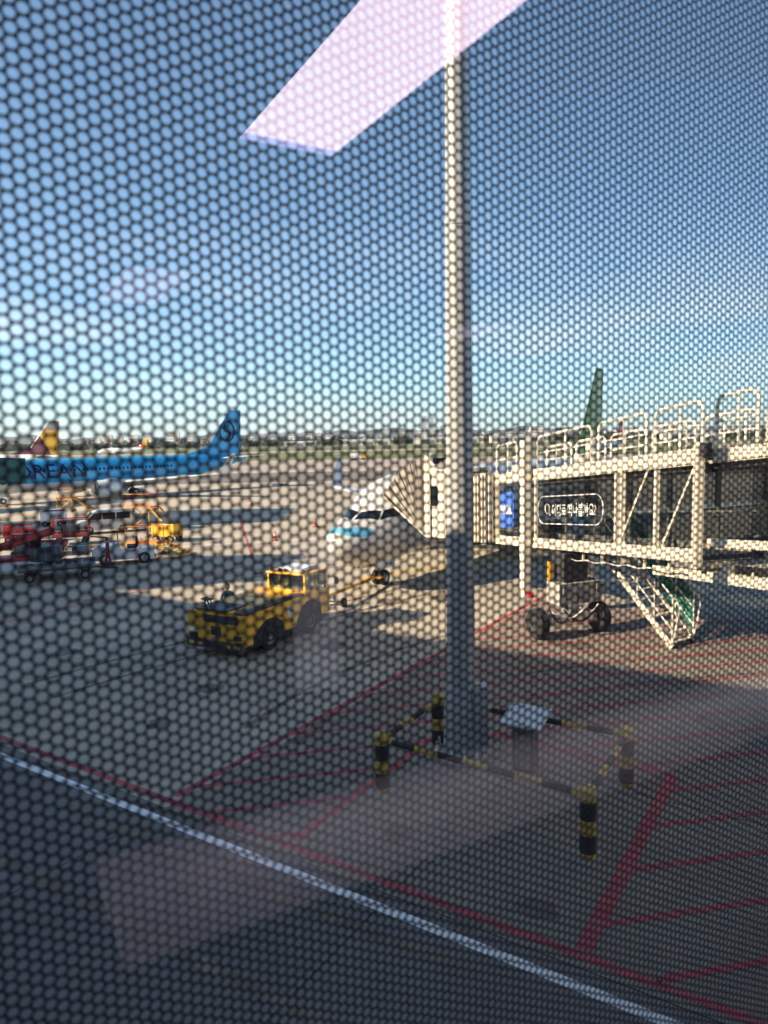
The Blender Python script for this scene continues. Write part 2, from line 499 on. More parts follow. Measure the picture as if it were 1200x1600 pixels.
apt_m = [mat('apartment_%s' % n, c, .7, var=.06, scale=.05) for n, c in (('white', (.62, .60, .56)), ('cream', (.58, .52, .43)), ('grey', (.40, .40, .40)))]
m_win = mat('apartment_glazing', (.10, .11, .13), .3, var=.1)
def apartment(px, Y, w, h, m, label):
    X = AT(px, 690, Y).x
    t = thing('apartment_block', label, 'building', (X, Y, 0), 0, 'distant city blocks')
    MB().box((X, Y, h / 2), (w, 14, h)).build('wall', m, t)
    MB().box((X + w * .2, Y, h + 1.6), (w * .3, 7, 3.2)).build('roof_house', m, t)
    b = MB()
    nf = max(2, int(h / 7))
    for f in range(nf):
        b.box((X, Y - 7.05, (f + .6) * h / nf), (w * .86, .12, h / nf * .38))
    b.build('window_band', m_win, t)
ra = random.Random(11)
for i in range(58):
    px = -20 + i * 21.5 + ra.uniform(-8, 8)
    h = ra.uniform(16, 38) * (1.0 if ra.random() < .8 else 1.35)
    apartment(px, ra.uniform(1900, 2700), ra.uniform(14, 34), h, ra.choice(apt_m), 'small pale apartment block in the hazy city skyline')
for px, h, w, sd in ((663, 88, 16, 'left'), (675, 84, 14, 'right')):
    apartment(px, 2600, w, h, apt_m[2], sd + ' slender grey tower of the pair rising above the skyline beside the mast')
for n_, (px, Y, w, h, m) in enumerate(((575, 900, 62, 6, apt_m[1]), (700, 930, 90, 7, apt_m[1]), (810, 900, 70, 8, apt_m[1]), (470, 940, 40, 5, apt_m[2]), (1080, 880, 70, 7, apt_m[0]))):
    X = AT(px, 690, Y).x
    t = thing('hangar', ['long low cream shed before the trees, left of the lamp mast', 'widest low cream shed behind the lamp mast', 'low cream shed just right of the lamp mast', 'small grey shed at the far field edge', 'pale shed far behind the bridge handrails'][n_], 'building', (X, Y, 0))
    MB().box((X, Y, h / 2), (w, 20, h)).build('wall', m, t)
    MB().prism([(X - w / 2 - .6, Y - 10.6, h), (X - w / 2 - .6, Y + 10.6, h), (X - w / 2 - .6, Y, h + 2.4)], (w + 1.2, 0, 0)).build('roof', apt_m[2], t)
    for q in range(3):
        MB().box((X + (q - 1) * w * .3, Y - 10.05, h * .4), (w * .2, .15, h * .75)).build('door', m_win, t)

# ================================================================== THE CORRIDOR WE STAND IN, ITS WINDOW AND FILM
TH = rad(30)
T = V(math.cos(TH), math.sin(TH), 0)                     # along the glazed wall
NO = V(-math.sin(TH), math.cos(TH), 0)                   # outwards through the glass
DN = .234                                                # distance of the film from the lens
FZ, CZ = EYE - 1.55, EYE + 1.15                          # floor and ceiling
def TN(s, n, z):
    p = T * s + NO * n
    return V(p.x, p.y, z)
AXW = (T, NO, V(0, 0, 1))
def tnbox(s0, s1, n0, n1, z0, z1, bevel=0.0):
    return MB().box(TN((s0 + s1) / 2, (n0 + n1) / 2, (z0 + z1) / 2), (s1 - s0, n1 - n0, z1 - z0), AXW, bevel)
m_carpet = mat('dark_carpet', (.03, .032, .045), .95, var=.2, scale=6)
m_ceil = mat('ceiling_paint', (.30, .30, .31), .9, var=.03)
m_wall = mat('corridor_wall', (.10, .10, .11), .8, var=.05)
S0, S1, NB = -3.6, 12.0, -6.6
WS0, WS1, WZ0, WZ1 = -1.1, 1.9, EYE - .95, EYE + .98       # window opening
tag(tnbox(S0, S1, NB, DN + .3, FZ - .2, FZ).build('corridor_floor', m_carpet), kind='structure')
tag(tnbox(S0, S1, NB, DN + .3, CZ, CZ + .3).build('corridor_ceiling', m_ceil), kind='structure')
w = MB()
for (a, b, c, d) in ((S0, WS0, FZ, CZ), (WS1, S1, FZ, CZ), (WS0, WS1, FZ, WZ0), (WS0, WS1, WZ1, CZ)):
    w.box(TN((a + b) / 2, DN + .12, (c + d) / 2), (b - a, .22, d - c), AXW)
tag(w.build('corridor_wall', m_wall), kind='structure')
w = MB()
w.box(TN((S0 + S1) / 2, NB - .1, (FZ + CZ) / 2), (S1 - S0, .2, CZ - FZ), AXW)
w.box(TN(S0 - .1, (NB + DN) / 2, (FZ + CZ) / 2), (.2, DN - NB + .4, CZ - FZ), AXW)
w.box(TN(S1 + .1, (NB + DN) / 2, (FZ + CZ) / 2), (.2, DN - NB + .4, CZ - FZ), AXW)
tag(w.build('corridor_back_wall', m_wall), kind='structure')
# ceiling light panels: their mirror images hang in the glass
m_lamp = emit('lamp_diffuser', (1.0, .74, .86), 4.0)
m_lampcap = emit('lamp_end_cap', (.62, .56, 1.0), 2.2)
m_lampdim = emit('lamp_diffuser_dim', (.95, .72, 1.0), .55)
def ceiling_lamp(s0, s1, v0, v1, m, label):
    n0, n1 = 2 * DN - v1, 2 * DN - v0
    t = thing('ceiling_lamp', label, 'ceiling lamp', TN((s0 + s1) / 2, (n0 + n1) / 2, CZ), 0, 'ceiling lamps of the corridor')
    tnbox(s0, s1, n0 + .045, n1, CZ - .02, CZ - .004).build('diffuser', m, t)
    tnbox(s0, s1, n0, n0 + .044, CZ - .022, CZ - .004).build('end_cap', m_lampcap if m is m_lamp else m, t)
    f = MB()
    for a, b, c, d in ((s0 - .02, s0, n0, n1), (s1, s1 + .02, n0, n1), (s0 - .02, s1 + .02, n0 - .02, n0), (s0 - .02, s1 + .02, n1, n1 + .02)):
        f.box(TN((a + b) / 2, (c + d) / 2, CZ - .015), (b - a, d - c, .024), AXW)
    f.build('frame', m_alu, t)
ceiling_lamp(.95, 1.33, .95, 2.69, m_lamp, 'bright pinkish white ceiling lamp mirrored at the top of the glass')
ceiling_lamp(.95, 1.38, 4.85, 6.1, m_lampdim, 'faint lilac ceiling lamp mirrored in the sky at left')
ceiling_lamp(4.45, 5.0, 5.75, 6.7, m_lampdim, 'faint lilac ceiling lamp mirrored beside the mast')
# glow added to imitate a pale floor band and a post, mirrored in the pane
band = thing('floor_glow_band', 'added glowing floor strips mirrored as a slanting pale streak low in the glass', 'added glow', TN(3, 2 * DN - 2.4, FZ))
for v0_, v1_, e_ in ((2.68, 2.76, .05), (2.58, 2.68, .13), (2.44, 2.58, .19), (2.32, 2.44, .15), (2.22, 2.32, .09), (2.12, 2.22, .04)):  # emission stepped so the painted glow fades towards its edges
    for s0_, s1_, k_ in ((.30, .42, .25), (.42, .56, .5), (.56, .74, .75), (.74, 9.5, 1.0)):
        tnbox(s0_, s1_, 2 * DN - v1_ + .0005, 2 * DN - v0_, FZ + .004, FZ + .016).build('glow_strip', emit('floor_glow', (.92, .84, .90), e_ * k_), band)
m_post_glow = emit('post_glow', (.80, .80, .95), .20)
tag(tnbox(1.62, 1.90, 2 * DN - 3.95, 2 * DN - 3.88, FZ + .05, FZ + .95).build('post_glow_panel', m_post_glow), 'added narrow pale glowing panel mirrored upright in the lower glass', 'added glow panel')  # added glowing panel in place of an unlit post

# the window: pane, frame, perforated film
win = thing('corridor_window', 'glass pane covered by dark perforated film that the whole view shows through', 'window', TN(.4, DN, WZ0))
m_pane = glassmat('window_glass', (.985, .99, .99), .042, 1.15)
tnbox(WS0, WS1, DN - .014, DN - .006, WZ0, WZ1).build('glass_pane', m_pane, win)
fr = MB()
for a, b, c, d in ((WS0 - .05, WS0, WZ0, WZ1), (WS1, WS1 + .05, WZ0, WZ1), (WS0 - .05, WS1 + .05, WZ0 - .05, WZ0), (WS0 - .05, WS1 + .05, WZ1, WZ1 + .05)):
    fr.box(TN((a + b) / 2, DN + .0, (c + d) / 2), (b - a, .10, d - c), AXW)
fr.build('window_frame', m_alu, win)

m_film, fN, fL, fP = nodes_of('perforated_film')
fP.inputs['Base Color'].default_value = (.010, .010, .022, 1)
fP.inputs['Roughness'].default_value = .6
PP = .00403                                               # hole pitch
HR = .41                                                 # hole radius / pitch
fs0, fs1, fz0, fz1 = -.09, .50, -.43, .30
dx = PP * math.sqrt(3) / 2
ni = int((fs1 - fs0) / dx); nj = int((fz1 - fz0) / PP)
ii, jj = np.meshgrid(np.arange(ni), np.arange(nj), indexing='ij')
cs = fs0 + ii * dx
cz = fz0 + (jj + .5 * (ii % 2)) * PP
cs, cz = cs.ravel(), cz.ravel()
ang = np.arange(12) * math.pi / 6
hexr = np.where(np.arange(12) % 2 == 0, PP / math.sqrt(3), PP / 2)
inner = np.stack([PP * HR * np.cos(ang), PP * HR * np.sin(ang)], 1)
outer = np.stack([hexr * np.cos(ang), hexr * np.sin(ang)], 1)
FT = .085 * PP                                             # film thickness
cell = np.concatenate([inner, outer, inner], 0)           # 36 x 2, the last ring is the far rim of the hole
lay = np.concatenate([np.zeros(24), np.full(12, FT)])
pts = np.stack([cs, cz], 1)[:, None, :] + cell[None]
pts = pts.reshape(-1, 2)
lay = np.tile(lay, len(cs))
wco = np.empty((len(pts), 3), np.float32)
wco[:, 0] = T.x * pts[:, 0] + NO.x * (DN + lay)
wco[:, 1] = T.y * pts[:, 0] + NO.y * (DN + lay)
wco[:, 2] = EYE + pts[:, 1]
wco -= np.array(win.location, np.float32)
nc = len(cs)
q = np.array([[a, (a + 1) % 12, 12 + (a + 1) % 12, 12 + a] for a in range(12)] + [[a, (a + 1) % 12, 24 + (a + 1) % 12, 24 + a] for a in range(12)])
faces = (np.arange(nc)[:, None, None] * 36 + q[None]).reshape(-1).astype(np.int32)
me = bpy.data.meshes.new('perforated_film')
me.vertices.add(len(wco)); me.vertices.foreach_set('co', wco.ravel())
nf = nc * 24
me.loops.add(nf * 4); me.loops.foreach_set('vertex_index', faces)
me.polygons.add(nf); me.polygons.foreach_set('loop_start', np.arange(0, nf * 4, 4, dtype=np.int32))
me.update(calc_edges=True)
me.materials.append(m_film)
fo = bpy.data.objects.new('perforated_film', me)
COL.objects.link(fo); fo.parent = win; fo['kind'] = 'stuff'
# the rest of the film, away from the lens: same pattern from the material
m_film2, N2, L2, P2 = nodes_of('perforated_film_outer')
P2.inputs['Base Color'].default_value = (.010, .010, .022, 1)
P2.inputs['Roughness'].default_value = .6
tc = N2.new('ShaderNodeTexCoord'); sx = N2.new('ShaderNodeSeparateXYZ')
L2.new(tc.outputs['Object'], sx.inputs[0])
def mth(op, a, b=None, c=None):
    n = N2.new('ShaderNodeMath'); n.operation = op
    for i_, q_ in enumerate((a, b, c)):
        if q_ is None: continue
        if isinstance(q_, (int, float)): n.inputs[i_].default_value = q_
        else: L2.new(q_, n.inputs[i_])
    return n.outputs[0]
uu = sx.outputs[0]; vv = sx.outputs[2]
def dist(ou, ov):
    a = mth('PINGPONG', mth('ADD', uu, ou), dx)
    b = mth('PINGPONG', mth('ADD', vv, ov), PP / 2)
    return mth('SQRT', mth('ADD', mth('MULTIPLY', a, a), mth('MULTIPLY', b, b)))
dmin = mth('MINIMUM', dist(0, 0), dist(dx, PP / 2))
hole = mth('LESS_THAN', dmin, PP * HR)
tr = N2.new('ShaderNodeBsdfTransparent'); mx = N2.new('ShaderNodeMixShader')
L2.new(hole, mx.inputs[0]); L2.new(P2.outputs[0], mx.inputs[1]); L2.new(tr.outputs[0], mx.inputs[2])
L2.new(mx.outputs[0], N2['Material Output'].inputs[0])
e0, e1 = fs0 + (ni - .5) * dx, fz0 + (nj - .25) * PP
for a, b, c, d in ((WS0, fs0 - dx * .6, WZ0 - EYE, WZ1 - EYE), (e1 * 0 + fs0 + ni * dx, WS1, WZ0 - EYE, WZ1 - EYE),
                   (fs0 - dx * .6, fs0 + ni * dx, WZ0 - EYE, fz0 - PP * .6), (fs0 - dx * .6, fs0 + ni * dx, fz0 + nj * PP, WZ1 - EYE)):
    me = bpy.data.meshes.new('film_sheet')
    me.from_pydata([(a, 0, c), (b, 0, c), (b, 0, d), (a, 0, d)], [], [(0, 1, 2, 3)])
    me.materials.append(m_film2)
    o = bpy.data.objects.new('film_sheet', me); COL.objects.link(o); o.parent = win
    o.location = TN(0, DN, EYE) - win.location
    o.rotation_euler = (0, 0, TH)

# ================================================================== AIRLINERS
def interp(tab, x):
    for (a, b) in zip(tab, tab[1:]):
        if x <= b[0]:
            t = (x - a[0]) / (b[0] - a[0]) if b[0] > a[0] else 0
            t = max(0, min(1, t))
            return [a[i] + (b[i] - a[i]) * t for i in range(1, len(a))]
    return list(tab[-1][1:])
PROF = [(0, 2.42, 2.36, .03), (.06, 2.62, 2.2, .2), (.2, 2.84, 1.96, .50), (.5, 3.03, 1.70, .84), (1.0, 3.2, 1.42, 1.16), (1.5, 3.32, 1.28, 1.36), (2.1, 3.62, 1.19, 1.54),
        (2.8, 4.14, 1.14, 1.68), (3.6, 4.68, 1.13, 1.80), (4.4, 5.0, 1.15, 1.85), (5.4, 5.2, 1.2, 1.87), (7, 5.24, 1.2, 1.88), (15, 5.24, 1.2, 1.88), (24, 5.24, 1.2, 1.88), (27, 5.24, 1.45, 1.86),
        (30, 5.22, 1.98, 1.68), (33, 5.16, 2.7, 1.34), (36, 5.0, 3.45, .88), (38.4, 4.75, 4.0, .42), (39.2, 4.55, 4.25, .12)]
def surf(x, phi, off=0.0):
    top, bot, hw = interp(PROF, x)
    c, hh = (top + bot) / 2, (top - bot) / 2
    n = V(0, math.sin(phi) / max(hw, .05), math.cos(phi) / max(hh, .05)).normalized()
    return V(x, hw * math.sin(phi), c + hh * math.cos(phi)) + n * off
def patch(mb, cor, off, n=5):
    """cor: (x, phi) corners BI, BO, TO, TI on the skin"""
    g = []
    for i in range(n + 1):
        for j in range(n + 1):
            u, v = i / n, j / n
            w_ = ((1 - u) * (1 - v), u * (1 - v), u * v, (1 - u) * v)
            g.append(surf(sum(c[0] * k_ for c, k_ in zip(cor, w_)), sum(c[1] * k_ for c, k_ in zip(cor, w_)), off))
    mb.add(g, [(i * (n + 1) + j, (i + 1) * (n + 1) + j, (i + 1) * (n + 1) + j + 1, i * (n + 1) + j + 1) for i in range(n) for j in range(n)])
    return mb
def foil(mb, ra, rb):
    """two aerofoil sections (LE point, chord vector, thickness vector) joined"""
    prof = [(0, 0), (.03, .35), (.12, .75), (.3, 1), (.55, .8), (.8, .38), (1, .02), (.8, -.25), (.5, -.6), (.25, -.7), (.08, -.5), (.02, -.25)]
    vs = []
    for le, ch, th in (ra, rb):
        vs += [Vector(le) + Vector(ch) * a + Vector(th) * b for a, b in prof]
    n = len(prof)
    mb.add(vs, [(i, (i + 1) % n, n + (i + 1) % n, n + i) for i in range(n)] + [tuple(range(n - 1, -1, -1)), tuple(range(n, 2 * n))])
    return mb
def zoned(name, zones, base, rough=.28):
    """paint scheme in the aircraft's own coordinates; zones: list of (kind, params, colour)"""
    m, N, L, P = nodes_of(name)
    P.inputs['Roughness'].default_value = rough; P.inputs['Coat Weight'].default_value = .25
    tc = N.new('ShaderNodeTexCoord'); sp = N.new('ShaderNodeSeparateXYZ'); L.new(tc.outputs['Object'], sp.inputs[0])
    cur = None
    nz = N.new('ShaderNodeTexNoise'); nz.inputs['Scale'].default_value = .7; nz.inputs['Detail'].default_value = 5
    L.new(tc.outputs['Object'], nz.inputs['Vector'])
    def M_(op, a, b):
        n = N.new('ShaderNodeMath'); n.operation = op
        for i_, q_ in enumerate((a, b)):
            if isinstance(q_, (int, float)): n.inputs[i_].default_value = q_
            else: L.new(q_, n.inputs[i_])
        return n.outputs[0]
    rgb = N.new('ShaderNodeRGB'); rgb.outputs[0].default_value = (*base, 1); cur = rgb.outputs[0]
    for kind, p, c in zones:
        if kind == 'above':          # z > p0 + p1*x
            fac = M_('GREATER_THAN', sp.outputs[2], M_('ADD', M_('MULTIPLY', sp.outputs[0], p[1]), p[0]))
        elif kind == 'aft':          # x > p0 + p1*z
            fac = M_('GREATER_THAN', sp.outputs[0], M_('ADD', M_('MULTIPLY', sp.outputs[2], p[1]), p[0]))
        elif kind == 'ell':
            n1 = M_('DIVIDE', M_('SUBTRACT', sp.outputs[0], p[0]), p[1]); n2 = M_('DIVIDE', M_('SUBTRACT', sp.outputs[2], p[2]), p[3])
            fac = M_('LESS_THAN', M_('ADD', M_('MULTIPLY', n1, n1), M_('MULTIPLY', n2, n2)), 1.0)
        mx = N.new('ShaderNodeMix'); mx.data_type = 'RGBA'
        L.new(fac, mx.inputs[0]); L.new(cur, mx.inputs[6]); mx.inputs[7].default_value = (*c, 1)
        cur = mx.outputs[2]
    mr = N.new('ShaderNodeMapRange'); mr.inputs['To Min'].default_value = .88; mr.inputs['To Max'].default_value = 1.08
    L.new(nz.outputs['Fac'], mr.inputs[0])
    vm = N.new('ShaderNodeVectorMath'); vm.operation = 'SCALE'
    L.new(cur, vm.inputs[0]); L.new(mr.outputs[0], vm.inputs['Scale'])
    L.new(vm.outputs[0], P.inputs['Base Color'])
    return m

def wheel(mb_t, mb_r, c, ax, r, w):
    c, ax = Vector(c), Vector(ax).normalized()
    mb_t.lathe([(-w * .42, r * .55), (-w * .5, r * .72), (-w * .5, r * .88), (-w * .36, r * .985), (0, r), (w * .36, r * .985), (w * .5, r * .88), (w * .5, r * .72), (w * .42, r * .55)], c, ax, 24)
    mb_r.lathe([(-w * .44, .01), (-w * .46, r * .18), (-w * .34, r * .24), (-w * .32, r * .48), (-w * .43, r * .57), (w * .43, r * .57), (w * .32, r * .48), (w * .34, r * .24), (w * .46, r * .18), (w * .44, .01)], c, ax, 20)

m_gwhite = mat('engine_white', (.74, .74, .73), .3, var=.04, coat=.2)
m_wing = mat('wing_grey', (.62, .63, .64), .35, var=.05, scale=.4)
def airliner(label, nose, ang, m_fus, m_fin, m_eng, fin_h=12.4, detail=1, winglet=True, m_belly=None, scale=1.0, m_wlet=None):
    r = thing('airliner', label, 'aircraft', (nose[0], nose[1], 0), ang)
    r.scale = (scale,) * 3
    W = dict(world=False)
    # fuselage
    mb = MB(); xs = []
    for (a, b) in zip(PROF, PROF[1:]):
        k = 3 if (b[0] < 6 and detail) else (2 if detail else 1)
        xs += [a[0] + (b[0] - a[0]) * i / k for i in range(k)]
    xs.append(PROF[-1][0])
    n = 40 if detail else 20
    vs = [surf(x, 2 * math.pi * i / n) for x in xs for i in range(n)]
    fs = [(s * n + i, s * n + (i + 1) % n, (s + 1) * n + (i + 1) % n, (s + 1) * n + i) for s in range(len(xs) - 1) for i in range(n)]
    fs += [tuple(range(n)), tuple((len(xs) - 1) * n + i for i in range(n))]
    mb.add(vs, fs)
    fus = mb.build('fuselage', m_fus, r, smooth=True, **W)
    if detail:
        for sg in (-1, 1):
            for cor in ([(1.42, 3), (1.98, 41), (2.42, 34), (2.02, 3)], [(2.05, 43.5), (2.95, 62.5), (3.1, 51), (2.5, 37)], [(3.05, 63), (3.55, 66), (3.5, 55), (3.2, 52)]):
                patch(MB(), [(x, rad(p) * sg) for x, p in cor], .012).build('cockpit_window', m_dglass, fus, smooth=True, **W)
            # doors as thin outlines on the skin
            for x in (4.3, 31.2):
                q = MB()
                for c0, c1 in (((x, 58), (x, 104)), ((x + .85, 58), (x + .85, 104)), ((x, 58), (x + .85, 58)), ((x, 104), (x + .85, 104))):
                    q.tube([surf(c0[0] + (c1[0] - c0[0]) * t / 6, rad(c0[1] + (c1[1] - c0[1]) * t / 6) * sg, .004) for t in range(7)], .012, 5)
                q.build('door_outline', m_grey, fus, **W)
            wm = patch(MB(), [(-.13, 0), (.13, 0), (.13, 1), (-.13, 1)], 0, 1)
            first = None
            for k in range(36):
                x = 6.3 + k * .54
                mw = patch(MB(), [(x - .12, rad(78) * sg), (x + .12, rad(78) * sg), (x + .12, rad(69) * sg), (x - .12, rad(69) * sg)], .022, 1)
                if first is None:
                    first = mw.build('cabin_window', m_dglass, fus, **W); fx = x
                else:
                    o = bpy.data.objects.new('cabin_window', first.data); COL.objects.link(o); o.parent = fus; o.location = (x - fx, 0, 0)
    for sg in (-1, 1):
        wg = foil(MB(), ((13.0, 1.2 * sg, 1.75), (7.6, 0, -.1), (0, 0, .45)), ((16.6, 6.0 * sg, 2.15), (4.3, 0, 0), (0, 0, .26)))
        foil(wg, ((16.6, 6.0 * sg, 2.15), (4.3, 0, 0), (0, 0, .26)), ((22.4, 17.2 * sg, 3.05), (1.5, 0, 0), (0, 0, .09)))
        wo = wg.build('wing', m_wing, r, smooth=True, **W)
        if winglet:
            foil(MB(), ((22.4, 17.2 * sg, 3.03), (1.5, 0, 0), (0, .07, 0)), ((24.0, 17.75 * sg, 5.5), (.62, 0, 0), (0, .03, 0))).build('winglet', m_wlet or m_wing, wo, **W)
        for yy in (3.2, 7.6, 11.0):
            MB().lathe([(0, .02), (.5, .2), (1.6, .24), (2.8, .12), (3.2, .02)], (17.6 + yy * .22, yy * sg, 1.72 + yy * .085), (1, 0, 0), 8).build('flap_fairing', m_wing, wo, smooth=True, **W)
        foil(MB(), ((33.6, .5 * sg, 4.5), (3.6, 0, 0), (0, 0, .2)), ((37.2, 6.9 * sg, 4.95), (1.3, 0, 0), (0, 0, .06))).build('stabilizer', m_wing, r, smooth=True, **W)
        ec = V(12.4, 5.2 * sg, 1.42)
        e = MB().lathe([(.35, .80), (.05, .86), (0, .93), (.08, 1.0), (.5, 1.08), (1.6, 1.1), (2.8, .98), (3.5, .82), (3.52, .70)], ec, (1, 0, 0), 28).build('engine', m_eng, r, smooth=True, **W)
        MB().lathe([(.5, .80), (.06, .845), (-.02, .93), (.07, 1.005), (.16, 1.022)], ec, (1, 0, 0), 28).build('intake_lip', m_alu, e, smooth=True, **W)
        MB().lathe([(.30, .01), (.55, .2), (.75, .27), (.76, .84)], ec, (1, 0, 0), 24).build('fan', m_dark, e, smooth=True, **W)
        MB().lathe([(3.2, .70), (3.9, .52), (4.3, .40), (4.3, .2), (4.9, .03)], ec, (1, 0, 0), 20).build('exhaust', m_grey, e, smooth=True, **W)
        MB().prism([(13.3, 5.2 * sg - .12, 2.4), (16.8, 5.2 * sg - .12, 1.9), (17.2, 5.2 * sg - .12, 2.2), (14.6, 5.2 * sg - .12, 2.75)], (0, .24, 0)).build('pylon', m_eng, e, **W)
        gt, gr = MB(), MB()
        for dy in (-.38, .38):
            wheel(gt, gr, (18.9, 2.86 * sg + dy, .56), (0, 1, 0), .56, .38)
        g = MB().cyl((18.9, 2.86 * sg, .56), (18.7, 2.7 * sg, 1.9), .12, n=10).cyl((18.9, 2.86 * sg - .4, .56), (18.9, 2.86 * sg + .4, .56), .08, n=8).build('main_gear', m_grey, r, **W)
        gt.build('tyre', m_tyre, g, smooth=True, **W); gr.build('rim', m_alu, g, smooth=True, **W)
    # fin
    f = foil(MB(), ((31.6, 0, 4.95), (6.6, 0, 0), (0, .30, 0)), ((36.4 if fin_h < 12 else 36.9, 0, fin_h), (2.1, 0, 0), (0, .10, 0)))
    fin = f.build('tail_fin', m_fin, r, smooth=True, **W)
    MB().prism([(28.4, -.06, 5.18), (32.6, -.1, 5.1), (33.2, -.1, 6.6)], (0, .16, 0)).build('dorsal_fillet', m_fin, fin, **W)
    # nose gear
    gt, gr = MB(), MB()
    for dy in (-.2, .2):
        wheel(gt, gr, (3.6, dy, .36), (0, 1, 0), .36, .24)
    g = MB().cyl((3.6, 0, .36), (3.45, 0, 1.45), .085, n=10).cyl((3.6, -.22, .36), (3.6, .22, .36), .06, n=8).bar((3.5, 0, .95), (4.4, 0, 1.4), .07, .07).box((3.42, 0, .85), (.12, .3, .16)).build('nose_gear', m_grey, r, **W)
    gt.build('tyre', m_tyre, g, smooth=True, **W); gr.build('rim', m_wp, g, smooth=True, **W)
    if detail:
        for sg in (-1, 1):
            MB().prism([(2.5, .34 * sg, 1.28), (4.3, .34 * sg, 1.22), (4.2, .42 * sg, .82), (2.6, .42 * sg, .86)], (0, .03 * sg, 0)).build('gear_door', m_gwhite, g, **W)
    return r, fus, fin

def text_mesh(txt, size, mat_, name='lettering', shear=0.0, bold=0.0):
    cu = bpy.data.curves.new(name, 'FONT')
    cu.body = txt; cu.size = size; cu.align_x = 'CENTER'; cu.align_y = 'CENTER'; cu.shear = shear; cu.offset = bold
    cu.extrude = 0.0
    o = bpy.data.objects.new('tmp', cu); COL.objects.link(o)
    bpy.context.view_layer.update()
    me = bpy.data.meshes.new_from_object(o.evaluated_get(bpy.context.evaluated_depsgraph_get()))
    bpy.data.objects.remove(o); me.name = name
    me.materials.clear(); me.materials.append(mat_)
    return me

# --- blue airliner at the neighbouring stand
BLUE = (.02, .34, .66)
m_kfus = zoned('sky_blue_livery', [('above', (2.35, .0), BLUE), ('aft', (33.5, -.35), BLUE)], (.62, .63, .64))
m_kfin = mat('sky_blue_paint', BLUE, .3, var=.05, scale=.5, coat=.25)
KA = rad(47); kd = V(math.cos(KA), math.sin(KA), 0)
kn = V(-22.6, 110, 0) - kd * 37.2
kp, kfus, kfin = airliner('sky blue airliner with dark lettering and a swirl emblem on its fin', kn, KA, m_kfus, m_kfin, m_gwhite, 11.7, 1, m_wlet=m_gwhite)
def wrap_text(txt, size, x0, z0, off, sx=1.0):
    me = text_mesh(txt, size, m_navy, bold=.012)
    bm = bmesh.new(); bm.from_mesh(me)
    zs = [v.co.y for v in bm.verts]; mid = (min(zs) + max(zs)) / 2
    for k in range(1, 12):
        z = min(zs) + (max(zs) - min(zs)) * k / 12
        bmesh.ops.bisect_plane(bm, geom=list(bm.verts) + list(bm.edges) + list(bm.faces), plane_co=(0, z, 0), plane_no=(0, 1, 0))
    for v in bm.verts:
        x = x0 + v.co.x * sx; z = z0 + v.co.y - mid
        top, bot, hw = interp(PROF, x)
        c, hh = (top + bot) / 2, (top - bot) / 2
        ph = math.acos(max(-1, min(1, (z - c) / hh)))
        v.co = surf(x, -ph, off)
    bm.to_mesh(me); bm.free()
    o = bpy.data.objects.new('lettering', me); COL.objects.link(o); o.parent = kfus
    tag(o, 'dark blue lettering reading KOREAN')
wrap_text('KOREAN', 2.5, 7.9, 3.75, .02, 1.08)
# swirl emblem on the port face of the fin: outer ring and an S curve
ec = V(35.75, 0, 8.55); R0 = 1.42
def fin_pt(u, v):
    x, z = ec.x + u, ec.z + v
    return V(x, -.24 - .0 * z, z)
em = MB()
em.tube([fin_pt(R0 * math.cos(t) * .92, R0 * math.sin(t) * 1.05) for t in [2 * math.pi * i / 40 for i in range(40)]], .11, 6, closed=True)
sw = []
for i in range(13):
    t = math.pi * i / 12
    sw.append(fin_pt(-.42 * math.sin(t) * .95 * 1.3, .62 + .62 * math.cos(t)))
for i in range(1, 13):
    t = math.pi * i / 12
    sw.append(fin_pt(.42 * math.sin(t) * .95 * 1.3, -.62 + .62 * math.cos(t)))
em.tube(sw, [.06 + .14 * math.sin(math.pi * i / 24) for i in range(25)], 6)
tag(em.build('emblem', m_navy, kfin, world=False), 'dark blue ring with an S-shaped swirl')

# --- white airliner on our stand, nose towards us
m_wfus = zoned('white_livery', [('ell', (.85, .62, 2.86, .2), (.13, .42, .62)), ('ell', (13.5, 6.2, 1.0, .95), (.30, .42, .03))], (.60, .59, .575))
m_lime = mat('grass_green_paint', (.17, .26, .03), .35, var=.08, scale=.5)
wd = V(.55, .835, 0).normalized()
WN = V(-2.2, 30.4, 0)
wp, wfus, wfin = airliner('white airliner with a green fin, its nose towards the tow tractor', WN, math.atan2(wd.y, wd.x), m_wfus, m_lime, m_gwhite, 12.5, 1, m_wlet=m_wing)

# --- airliners farther off
m_maroon = zoned('maroon_yellow_fin', [('aft', (39.6, -.52), (.62, .34, .03)), ('aft', (44.2, -.52), (.07, .06, .07)), ('above', (10.2, 0.0), (.20, .19, .20))], (.13, .03, .05))
airliner('airliner with a maroon, yellow and grey fin behind the blue one', (-107.6, 149), rad(8), m_gwhite, m_maroon, m_gwhite, 12.1, 0)
m_fire = zoned('red_orange_fin', [('aft', (33.9, .1), (.85, .42, .02))], (.62, .05, .04))
airliner('tiny far airliner with a red and orange fin', (AT(236, 690, 520).x - 37, 515), rad(5), m_gwhite, m_fire, m_gwhite, 12.1, 0, scale=.9)
m_crim = mat('crimson_paint', (.55, .04, .07), .35, var=.05)
airliner('airliner with a crimson fin behind the bridge handrails', (AT(952, 690, 285).x - 20, 255), rad(50), m_gwhite, m_crim, m_gwhite, 12.4, 0)

